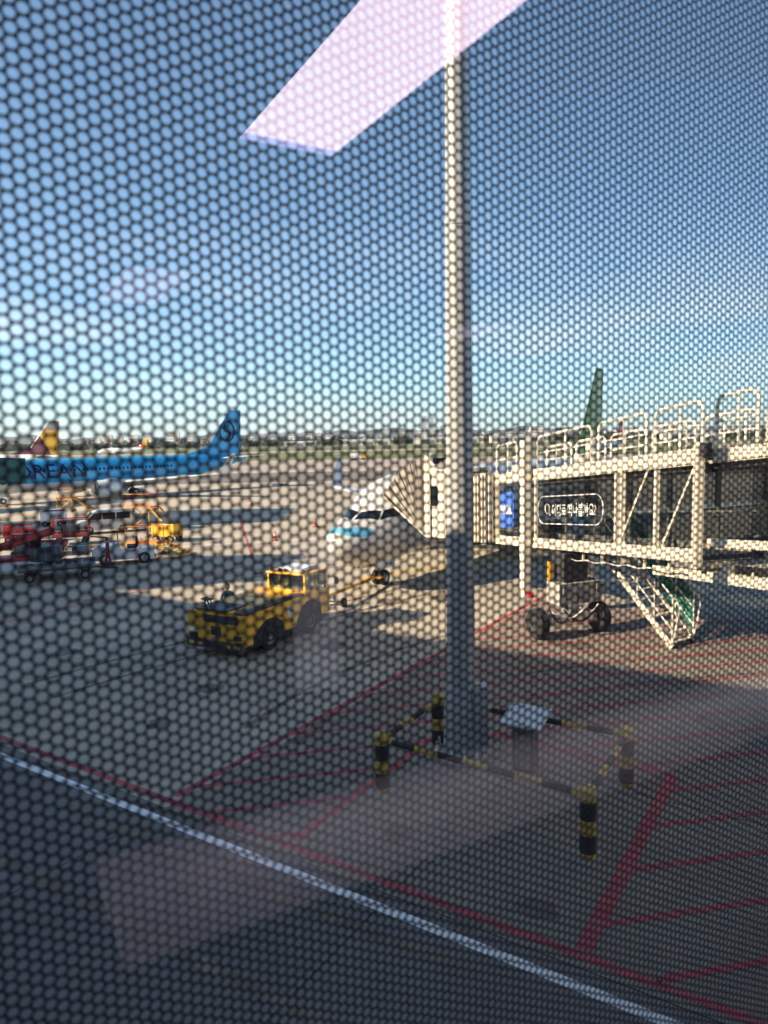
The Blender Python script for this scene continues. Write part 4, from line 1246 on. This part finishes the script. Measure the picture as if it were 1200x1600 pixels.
# round badge and number on the side
lc = 2.42
MB().cyl(K(lc, -.006, 1.06), K(lc, -.022, 1.06), .19, n=28).build('badge', m_letter, tk)
def tractor_text(txt, size, l_, z_, m_, shear=0.0, bold=0.0, w_=-.026):
    me = text_mesh(txt, size, m_, shear=shear, bold=bold)
    ys_ = [v.co.y for v in me.vertices]; cy = (min(ys_) + max(ys_)) / 2
    for v in me.vertices:
        v.co = K(l_ + v.co.x, w_, z_ + v.co.y - cy) - tk.location
    o = bpy.data.objects.new('lettering', me); COL.objects.link(o); o.parent = tk
    return o
tractor_text('H', .27, lc + .01, 1.06, m_blk, .35, .008)
MB().tube([K(lc + .155 * math.cos(t), -.024, 1.06 + .155 * math.sin(t)) for t in [2 * math.pi * i / 28 for i in range(28)]], .008, 5, closed=True).build('badge_ring', m_blk, tk)
tag(tractor_text('110', .16, lc + .05, .70, m_blk, 0, .004, -.006), 'black number on the tractor side')

ng = WN + wd * 3.6
tb = thing('tow_bar', 'yellow tow bar with small black wheels between tractor and nose gear', 'tow bar', (K(5, 1.1, 0) + ng) / 2)
h0 = K(5.0, 1.15, .62); h1 = V(ng.x, ng.y, .42) - wd * .45
td = (h1 - h0).normalized()
bar_ = MB().cyl(h0, h1, .075, n=12).build('bar', m_yel, tb, smooth=True)
MB().bar(h1 - td * .1 - PN * .35, h1 - td * .1 + PN * .35, .1, .1).bar(h1 - PN * .3, h1 - PN * .3 + wd * .45, .06, .06).bar(h1 + PN * .3, h1 + PN * .3 + wd * .45, .06, .06).build('head', m_yel, tb)
MB().tube([h0 + V(0, 0, .02), h0 + td * .3 + V(0, 0, .22), h0 + td * .9 + V(0, 0, .25), h0 + td * 1.2 + V(0, 0, .05)], .025, 6).build('handle', m_yel, tb)
wc2 = h0.lerp(h1, .36)
sd_ = V(-td.y, td.x, 0).normalized()
for s_ in (-1, 1):
    t_, r_ = MB(), MB()
    wheel(t_, r_, V(wc2.x, wc2.y, .2) + sd_ * (.42 * s_), sd_, .2, .13)
    wo = t_.build('wheel', m_tyre, tb, smooth=True); r_.build('rim', m_grey, wo, smooth=True)
MB().bar(V(wc2.x, wc2.y, .2) - sd_ * .4, V(wc2.x, wc2.y, .2) + sd_ * .4, .06, .06).bar(V(wc2.x, wc2.y, .2), wc2, .07, .07).build('axle', m_dark, tb)

# ================================================================== GROUND EQUIPMENT ON THE LEFT
def frame_at(px, py, ang):
    """ground point and axes: l forward, w to the left of it"""
    o = G(px, py); l = V(math.cos(rad(ang)), math.sin(rad(ang)), 0); w = V(-l.y, l.x, 0)
    def F(a, b, z): return V(o.x, o.y, 0) + l * a + w * b + V(0, 0, z)
    return o, F, (l, w, V(0, 0, 1))
def fb(F, ax, c, s, m, name, par, bevel=0.0):
    return MB().box(F(*c), s, ax, bevel).build(name, m, par)
def put_wheels(F, ax, par, spots, r, w):
    for a, b in spots:
        t_, r_ = MB(), MB()
        wheel(t_, r_, F(a, b, r), ax[1], r, w)
        o = t_.build('wheel', m_tyre, par, smooth=True); r_.build('rim', m_grey, o, smooth=True)

# --- silver van
o, F, ax = frame_at(166, 832, 205)
m_silver = mat('silver_paint', (.55, .57, .58), .3, metal=.2, var=.05, coat=.3)
van = thing('van', 'silver van parked under the blue airliner engine', 'van', (o.x, o.y, 0))
prof = [(-1.9, .35), (-1.95, 1.0), (-1.85, 1.75), (-1.6, 1.86), (.55, 1.84), (.95, 1.66), (1.42, 1.12), (2.0, .95), (2.1, .7), (2.05, .32)]
MB().prism([F(a, -.82, z) for a, z in prof], ax[1] * 1.64).build('body', m_silver, van)
for b in (-.826, .826):
    for a0_, a1_ in ((-1.75, -.75), (-.68, .25)):
        MB().prism([F(a0_, b - .004, 1.12), F(a1_, b - .004, 1.12), F(a1_, b - .004, 1.62), F(a0_, b - .004, 1.64)], ax[1] * .008).build('side_window', m_dglass, van)
    MB().prism([F(.32, b - .004, 1.12), F(1.3, b - .004, 1.12), F(.88, b - .004, 1.6), F(.32, b - .004, 1.64)], ax[1] * .008).build('side_window', m_dglass, van)
MB().prism([F(1.0, -.68, 1.645), F(1.0, .68, 1.645), F(1.44, .72, 1.14), F(1.44, -.72, 1.14)], V(.01, 0, .02)).build('windscreen', m_dglass, van)
for b in (-.62, .62):
    fb(F, ax, (2.08, b, .74), (.06, .3, .14), m_letter, 'headlight', van, .02)
fb(F, ax, (2.1, 0, .62), (.05, .7, .18), m_dark, 'grille', van)
put_wheels(F, ax, van, ((1.25, -.72), (1.25, .72), (-1.2, -.72), (-1.2, .72)), .33, .22)

# --- white baggage tractor with orange canopy frame
o, F, ax = frame_at(196, 879, 200)
bt = thing('baggage_tractor', 'white baggage tractor with orange canopy frame left of the tow tractor', 'baggage tractor', (o.x, o.y, 0))
MB().prism([F(a, -.75, z) for a, z in ((-1.6, .3), (-1.6, .85), (-.9, .9), (-.7, .75), (.1, .75), (.3, 1.15), (1.45, 1.05), (1.7, .85), (1.7, .3))], ax[1] * 1.5).build('body', m_wp, bt)
fb(F, ax, (-.4, 0, .95), (.5, 1.2, .12), m_black, 'seat', bt, .03)
fb(F, ax, (-.68, 0, 1.2), (.12, 1.2, .5), m_black, 'seat_back', bt, .03)
cf = MB()
for a in (-1.3, .35):
    for b in (-.7, .7):
        cf.tube([F(a, b, .7), F(a, b, 1.95)], .035, 6)
for b in (-.7, .7):
    cf.tube([F(-1.3, b, 1.95), F(.35, b, 1.95)], .035, 6)
for a in (-1.3, -.5, .35):
    cf.tube([F(a, -.7, 1.95), F(a, .7, 1.95)], .035, 6)
cf.build('canopy_frame', m_orange, bt)
for b in (-.5, .5):
    MB().cyl(F(1.66, b, .75), F(1.74, b, .75), .12, n=14).build('headlight', m_redp if b > 0 else m_letter, bt)
fb(F, ax, (1.74, 0, .4), (.1, 1.3, .2), m_dark, 'bumper', bt)
put_wheels(F, ax, bt, ((1.05, -.66), (1.05, .66), (-1.05, -.66), (-1.05, .66)), .34, .22)

# --- grey flat trailers (dollies)
def flatbed(px, py, ang, L_, W_, label, rails, m_deck, m_rail):
    o, F, ax = frame_at(px, py, ang)
    t = thing('cargo_dolly', label, 'dolly', (o.x, o.y, 0), 0, 'cargo dollies on the left')
    fb(F, ax, (0, 0, .62), (L_, W_, .12), m_deck, 'deck', t)
    for i in range(int(L_ / .45)):
        MB().cyl(F(-L_ / 2 + .25 + i * .45, -W_ / 2 + .08, .70), F(-L_ / 2 + .25 + i * .45, W_ / 2 - .08, .70), .05, n=8).build('roller', m_grey, t)
    fb(F, ax, (0, -W_ / 2 + .04, .76), (L_, .06, .14), m_rail, 'edge_rail', t)
    fb(F, ax, (0, W_ / 2 - .04, .76), (L_, .06, .14), m_rail, 'edge_rail', t)
    ch = MB()
    for a in (-L_ * .36, L_ * .36):
        ch.bar(F(a, -W_ / 2 + .1, .42), F(a, W_ / 2 - .1, .42), .12, .12)
    ch.bar(F(L_ / 2, 0, .45), F(L_ / 2 + 1.1, 0, .3), .09, .09)
    ch.build('chassis', m_dark, t)
    put_wheels(F, ax, t, [(a, b) for a in (-L_ * .36, L_ * .36) for b in (-W_ / 2 + .2, W_ / 2 - .2)], .24, .16)
    if rails:
        r_ = MB()
        for a in (-L_ / 2 + .05, L_ / 2 - .05):
            for b in (-W_ / 2 + .05, W_ / 2 - .05):
                r_.tube([F(a, b, .7), F(a, b, 1.75)], .04, 6)
            for z in (1.2, 1.75):
                r_.tube([F(a, -W_ / 2 + .05, z), F(a, W_ / 2 - .05, z)], .035, 6)
            for q_ in range(1, 5):
                b = -W_ / 2 + .05 + (W_ - .1) * q_ / 5
                r_.tube([F(a, b, .7), F(a, b, 1.75)], .02, 5)
        for b in (-W_ / 2 + .05, W_ / 2 - .05):
            r_.tube([F(-L_ / 2 + .05, b, 1.75), F(L_ / 2 - .05, b, 1.75)], .035, 6)
        r_.build('end_frame', m_rail, t)
    return t, F, ax
m_deckg = mat('dolly_deck', (.14, .145, .15), .5, metal=.4, var=.25, scale=3, dirt=(.07, .06, .05), dscale=2)
flatbed(92, 903, 22, 3.6, 2.2, 'long dark grey dolly nearest to the white baggage tractor', False, m_deckg, m_grey)
flatbed(60, 868, 20, 3.4, 2.1, 'grey dolly with red edge behind the nearest one', False, m_deckg, m_redp)
flatbed(113, 850, 20, 2.4, 1.7, 'dolly with tall red end frames near the silver van', True, m_deckg, m_redp)
# --- unit on the first dolly row: dark cargo pallet cover
# --- red and white loader at the left edge
o, F, ax = frame_at(10, 902, 25)
lo = thing('belt_loader', 'red and white belt loader cut by the left edge', 'belt loader', (o.x, o.y, 0))
fb(F, ax, (0, 0, .62), (3.6, 1.7, .5), m_wp, 'body', lo, .05)
fb(F, ax, (0, 0, .98), (3.5, 1.6, .16), m_redp, 'deck_stripe', lo)
MB().bar(F(-2.6, -.35, .9), F(2.4, -.35, 2.3), .75, .22).build('conveyor', m_black, lo)
for b in (-.78, .08):
    MB().bar(F(-2.6, b, .98), F(2.4, b, 2.38), .08, .26).build('side_rail', m_redp, lo)
fb(F, ax, (.9, .5, 1.45), (1.0, .55, .9), m_wp, 'cab', lo, .08)
fb(F, ax, (.9, .5, 2.15), (1.1, .65, .08), m_redp, 'cab_roof', lo, .02)
for b in (.2, .78):
    for a in (.45, 1.35):
        MB().tube([F(a, b, 1.4), F(a, b, 2.12)], .03, 6).build('roof_post', m_redp, lo)
fb(F, ax, (1.5, -.1, 1.75), (.5, .6, .75), m_black, 'rubber_buffer', lo, .1)
put_wheels(F, ax, lo, ((1.2, -.75), (1.2, .75), (-1.2, -.75), (-1.2, .75)), .38, .24)

# --- loads and more equipment in the cluster
def crate(px, py, ang, size, z, m, label, name='cargo_box', cat='box'):
    o, F, ax = frame_at(px, py, ang)
    t = thing(name, label, cat, (o.x, o.y, z))
    lx, ly, lz = size
    MB().box(F(0, 0, z + lz / 2), size, ax, .04).build('body', m, t)
    for q_ in (-.33, 0, .33):
        MB().box(F(lx * q_, -ly / 2 - .012, z + lz / 2), (.05, .02, lz * .92), ax).build('rib', m_grey, t)
    MB().box(F(0, 0, z + lz + .01), (lx * .96, ly * .96, .03), ax).build('lid', m_dark, t)
m_tarp = mat('grey_tarpaulin', (.10, .105, .11), .6, var=.3, scale=3)
crate(75, 897, 22, (1.5, 1.5, .75), .78, m_tarp, 'grey tarpaulin covered load on the nearest dolly')
crate(128, 886, 22, (.9, 1.2, .55), .78, m_alu, 'small metal box on the end of the nearest dolly')
crate(40, 868, 20, (1.3, 1.3, 1.0), .78, m_redp, 'red crate on the second dolly beside the belt loader')
crate(112, 850, 20, (1.2, 1.1, .55), .78, m_tarp, 'low dark load inside the red framed dolly')
for px, py, ang, lab, mm in ((30, 848, 200, 'small red ground power cart behind the dollies', m_redp), (262, 846, 160, 'yellow ground power cart right of the work stand', m_yel), (85, 822, 190, 'white ground power cart left of the silver van', m_wp)):
    o, F, ax = frame_at(px, py, ang)
    t = thing('power_cart', lab, 'power cart', (o.x, o.y, 0), 0, 'ground power carts')
    fb(F, ax, (0, 0, .85), (1.9, 1.1, .9), mm, 'housing', t, .06)
    fb(F, ax, (0, 0, 1.34), (1.7, .95, .08), m_dark, 'top_vent', t)
    for q_ in range(4):
        fb(F, ax, (-.6 + q_ * .4, -.56, .9), (.26, .03, .5), m_dark, 'louvre', t)
    MB().bar(F(.95, 0, .45), F(1.9, 0, .25), .06, .06).build('drawbar', m_dark, t)
    put_wheels(F, ax, t, ((-.6, -.48), (-.6, .48), (.6, -.48), (.6, .48)), .26, .16)

# --- yellow work stands
def stand(px, py, ang, label, L_=2.6, H_=1.9):
    o, F, ax = frame_at(px, py, ang)
    t = thing('work_stand', label, 'work stand', (o.x, o.y, 0), 0, 'yellow work stands')
    fb(F, ax, (0, 0, H_), (L_, 1.2, .09), m_orange, 'platform', t)
    for b in (-.55, .55):
        l_ = MB()
        for a in (-L_ / 2 + .08, L_ / 2 - .08):
            l_.tube([F(a, b, .18), F(a, b, H_)], .045, 6)
        l_.build('leg', m_yel, t)
        MB().tube([F(-L_ / 2 + .08, b, .25), F(L_ / 2 - .08, b, H_ - .1)], .03, 6).tube([F(L_ / 2 - .08, b, .25), F(-L_ / 2 + .08, b, H_ - .1)], .03, 6).build('brace', m_yel, t)
        MB().tube([F(-L_ / 2 + .05, b, H_), F(-L_ / 2 + .05, b, H_ + 1), F(L_ / 2 - .05, b, H_ + 1), F(L_ / 2 - .05, b, H_)], .028, 6).build('guard_rail', m_redp if b > 0 else m_yel, t)
        MB().bar(F(L_ / 2, b, H_), F(L_ / 2 + 1.9, b, .1), .06, .16).build('stringer', m_yel, t)
    for i in range(7):
        f_ = (i + .5) / 7
        fb(F, ax, (L_ / 2 + 1.9 * f_, 0, H_ - (H_ - .1) * f_), (.2, 1.08, .03), m_yel, 'tread', t)
    put_wheels(F, ax, t, [(a, b) for a in (-L_ / 2 + .08, L_ / 2 - .08) for b in (-.55, .55)], .14, .08)
stand(222, 828, -22, 'yellow work stand with steps right of the silver van')
stand(104, 800, 10, 'small yellow work stand in front of the blue airliner engine', 1.6, 1.5)
stand(228, 868, -15, 'low yellow work stand beside the white baggage tractor', 2.0, .85)

# --- cones
m_cone = mat('cone_orange', (.72, .10, .03), .6, var=.1)
cone0 = None
for px, py, lab in ((493, 823, 'traffic cone standing alone left of the airliner nose'), (392, 791, 'traffic cone near the long shadow beside the blue airliner'), (56, 842, 'traffic cone between the dollies and the blue airliner'),
                    (430, 845, 'traffic cone left of the tow tractor cab on sunlit concrete')):
    p = G(px, py)
    if cone0 is None:
        cone0 = thing('traffic_cone', lab, 'traffic cone', (p.x, p.y, 0), 0, 'traffic cones on the apron')
        MB().lathe([(0.05, .17), (.7, .035), (.7, .005)], (0, 0, 0), (0, 0, 1), 14).build('body', m_cone, cone0, smooth=True, world=False)
        MB().lathe([(.34, .116), (.34, .12), (.5, .088), (.5, .082)], (0, 0, 0), (0, 0, 1), 14).build('reflective_band', m_letter, cone0, world=False)
        MB().box((0, 0, .025), (.42, .42, .05), None, .01).build('base', m_black, cone0, world=False)
    else:
        c = copy_tree(cone0); c.location = (p.x, p.y, 0); c['label'] = lab
# --- small service trucks far out on the taxiway
def truck(px, py, ang, label, m_box):
    o, F, ax = frame_at(px, py, ang)
    t = thing('service_truck', label, 'truck', (o.x, o.y, 0))
    fb(F, ax, (-.9, 0, 1.5), (3.6, 2.0, 1.7), m_box, 'box_body', t, .05)
    MB().prism([F(a, -.95, z) for a, z in ((1.0, .6), (1.0, 2.2), (1.9, 2.2), (2.5, 1.4), (2.6, .6))], ax[1] * 1.9).build('cab', m_yel, t)
    MB().prism([F(2.0, -.8, 2.1), F(2.0, .8, 2.1), F(2.5, .85, 1.45), F(2.5, -.85, 1.45)], V(.03, 0, .03)).build('windscreen', m_dglass, t)
    fb(F, ax, (0, 0, .5), (5.0, 1.5, .25), m_dark, 'chassis', t)
    put_wheels(F, ax, t, [(a, b) for a in (-1.6, 1.7) for b in (-.85, .85)], .42, .28)
truck(560, 719, 10, 'small white truck with yellow cab far out on the taxiway', m_wp)

# --- neighbouring bridge, only its head in view at the left edge
dr = kn + kd * 3.2
kpn = V(kd.y, -kd.x, 0)
nb0 = dr + kpn * 3.2
lb = thing('boarding_bridge', 'dark green boarding bridge head with steps at the left edge', 'boarding bridge', (nb0.x, nb0.y, 0))
def Q(a, d, z):
    p = dr + kd * a + kpn * d
    return V(p.x, p.y, z)
AXQ = (kd, kpn, V(0, 0, 1))
MB().box(Q(0, 3.9, 4.05), (2.9, 2.2, 2.9), AXQ, .05).build('cab', m_teal, lb)
hq = MB(); vs = []
for i in range(17):
    t = i / 16
    e = .06 if i % 2 else -.04
    d_ = 2.8 - 1.0 * t * 1.0
    for y_, z_ in ((-1.4 - e, 2.5), (-1.4 - e, 5.4 + e), (1.4 + e, 5.4 + e), (1.4 + e, 2.5)):
        vs.append(Q(y_, d_ - .1, z_))
hq.add(vs, [(i * 4 + k_, (i + 1) * 4 + k_, (i + 1) * 4 + k_ + 1, i * 4 + k_ + 1) for i in range(16) for k_ in range(3)])
hq.build('pleated_hood', m_teal, lb)
td_ = V(-.62, -.78, 0).normalized()
t0 = Q(-.3, 5.0, 4.2)
MB().bar(t0, t0 + td_ * 34 + V(0, 0, 1.2), 2.4, 2.8).build('tunnel', m_teal, lb)
for k_ in (.25, .6):
    p = t0 + td_ * 34 * k_
    MB().cyl((p.x, p.y, 0), (p.x, p.y, 3.2), .4, n=14).build('lift_column', m_cream, lb)
s1 = Q(-1.0, 5.1, 2.7); s0 = s1 + V(-1.6, -3.2, -2.65)
ss = MB()
sdv = V(.9, -.45, 0).normalized()
for o_ in (-.45, .45):
    ss.bar(s0 + sdv * o_, s1 + sdv * o_, .06, .2)
    ss.tube([s0 + sdv * o_ + V(0, 0, 1), s1 + sdv * o_ + V(0, 0, 1)], .03, 6)
    for i in range(5):
        p = s0.lerp(s1, i / 4) + sdv * o_
        ss.tube([p, p + V(0, 0, 1)], .025, 6)
stq = ss.build('service_stair', m_cream, lb)
for i in range(10):
    MB().box(s0.lerp(s1, (i + .5) / 10), (.85, .24, .03), (sdv, V(-sdv.y, sdv.x, 0), V(0, 0, 1))).build('tread', m_cream, stq)

# ================================================================== GROUND CREW
def person(loc, face, label, mats, arm=.25, stride=.08):
    """a standing figure: one skinned body, with head, hair, cap and clothing as children"""
    root = thing('person', label, 'person', loc, face)
    sk = [(0, 0, .95), (0, 0, 1.12), (0, 0, 1.32), (0, 0, 1.44), (0, .01, 1.52),                                     # pelvis .. neck 0-4
          (.09, 0, .90), (.11, stride, .50), (.11, stride * .6, .10), (.12, stride * .6 + .14, .035),                 # leg 5-8
          (-.09, 0, .90), (-.11, -stride, .50), (-.11, -stride * .8, .10), (-.12, -stride * .8 + .14, .035),          # leg 9-12
          (.17, 0, 1.40), (.24, .03, 1.14), (.25, arm, .93), (.25, arm + .06, .85),                                   # arm 13-16
          (-.17, 0, 1.40), (-.24, .02, 1.14), (-.25, arm * .6, .92), (-.25, arm * .6 + .05, .84)]
    ed = [(0, 1), (1, 2), (2, 3), (3, 4), (0, 5), (5, 6), (6, 7), (7, 8), (0, 9), (9, 10), (10, 11), (11, 12), (3, 13), (13, 14), (14, 15), (15, 16), (3, 17), (17, 18), (18, 19), (19, 20)]
    rr = [.145, .135, .155, .12, .055, .095, .062, .045, .04, .095, .062, .045, .04, .062, .047, .034, .03, .062, .047, .034, .03]
    me = bpy.data.meshes.new('body'); me.from_pydata(sk, ed, [])
    o = bpy.data.objects.new('body', me); COL.objects.link(o)
    md = o.modifiers.new('skin', 'SKIN'); sb = o.modifiers.new('sub', 'SUBSURF'); sb.levels = 2; sb.render_levels = 2
    for i, v in enumerate(me.skin_vertices[0].data):
        v.radius = (rr[i], rr[i] * (.72 if i in (1, 2, 3) else 1)); v.use_root = i == 0
    bpy.context.view_layer.update()
    m2 = bpy.data.meshes.new_from_object(o.evaluated_get(bpy.context.evaluated_depsgraph_get()))
    bpy.data.objects.remove(o); m2.name = 'body'
    m2.materials.clear()
    for m_ in mats: m2.materials.append(m_)              # trousers, shirt, skin, boots
    for f in m2.polygons:
        c = f.center
        f.use_smooth = True
        f.material_index = 3 if c.z < .11 else (0 if c.z < .97 and abs(c.x) < .2 else (2 if (c.z > 1.485 or c.z < .90) else 1))
    b = bpy.data.objects.new('body', m2); COL.objects.link(b); b.parent = root
    W = dict(world=False)
    hd = MB().lathe([(0, .01), (.02, .055), (.06, .078), (.12, .086), (.17, .08), (.21, .055), (.232, .01)], (0, .015, 1.53), (0, .06, 1), 18)
    hd.lathe([(0, .014), (.02, .010), (.03, .002)], (0, .095, 1.63), (0, 1, -.2), 8)
    for s_ in (-1, 1):
        hd.box((s_ * .085, .01, 1.635), (.018, .035, .055), None, .006)
    h = hd.build('head', mats[2], root, smooth=True, **W)
    MB().lathe([(.115, .091), (.15, .093), (.19, .082), (.225, .056), (.245, .01)], (0, .008, 1.53), (0, .02, 1), 18).build('hair', m_blk, h, smooth=True, **W)
    for s_ in (-1, 1):
        MB().box((s_ * .03, .098, 1.655), (.02, .008, .009)).build('eye', m_blk, h, **W)
    for s_, ay in ((1, arm + .06), (-1, arm * .6 + .05)):
        hnd = MB()
        base = V(.25 * s_, ay, .85)
        hnd.box(base + V(0, .01, -.045), (.035, .075, .085), None, .012)
        for k_ in range(4):
            p = base + V(0, -.018 + k_ * .019, -.085)
            L_ = (.062, .075, .07, .055)[k_]
            hnd.tube([p, p + V(-.006 * s_, .004, -L_ * .55), p + V(-.02 * s_, .008, -L_)], [.0095, .0085, .007], 6)
        hnd.tube([base + V(-.005 * s_, .04, -.03), base + V(-.014 * s_, .065, -.06), base + V(-.02 * s_, .07, -.09)], [.011, .01, .008], 6)
        hnd.build('hand', mats[2], root, smooth=True, **W)
    return root
m_navyc = mat('navy_workwear', (.03, .04, .09), .85, var=.15, scale=8)
m_bluec = mat('pale_blue_shirt', (.20, .26, .42), .85, var=.15, scale=8)
m_vest = mat('dark_red_workwear', (.20, .03, .04), .85, var=.15, scale=8)
person((-5.70, 25.45, 0), rad(200), 'person in pale blue shirt standing behind the tow tractor bonnet', (m_navyc, m_bluec, m_skin, m_blk))
p = G(170, 889)
person((p.x, p.y, 0), rad(120), 'person in dark red overalls standing in front of the baggage tractor', (m_vest, m_vest, m_skin, m_blk), .2)

# ================================================================== HAZE
hz_m = bpy.data.materials.new('haze'); hz_m.use_nodes = True
hn_ = hz_m.node_tree.nodes; hn_.remove(hn_['Principled BSDF'])
pv = hn_.new('ShaderNodeVolumePrincipled')
pv.inputs['Color'].default_value = (.80, .88, 1.0, 1)
pv.inputs['Density'].default_value = .00009
pv.inputs['Anisotropy'].default_value = .2
hz_m.node_tree.links.new(pv.outputs[0], hn_['Material Output'].inputs['Volume'])
tag(MB().box((0, 4050, 124), (16400, 8900, 252)).build('haze', hz_m), 'thin pale haze over the airfield and city', 'haze', kind='stuff')
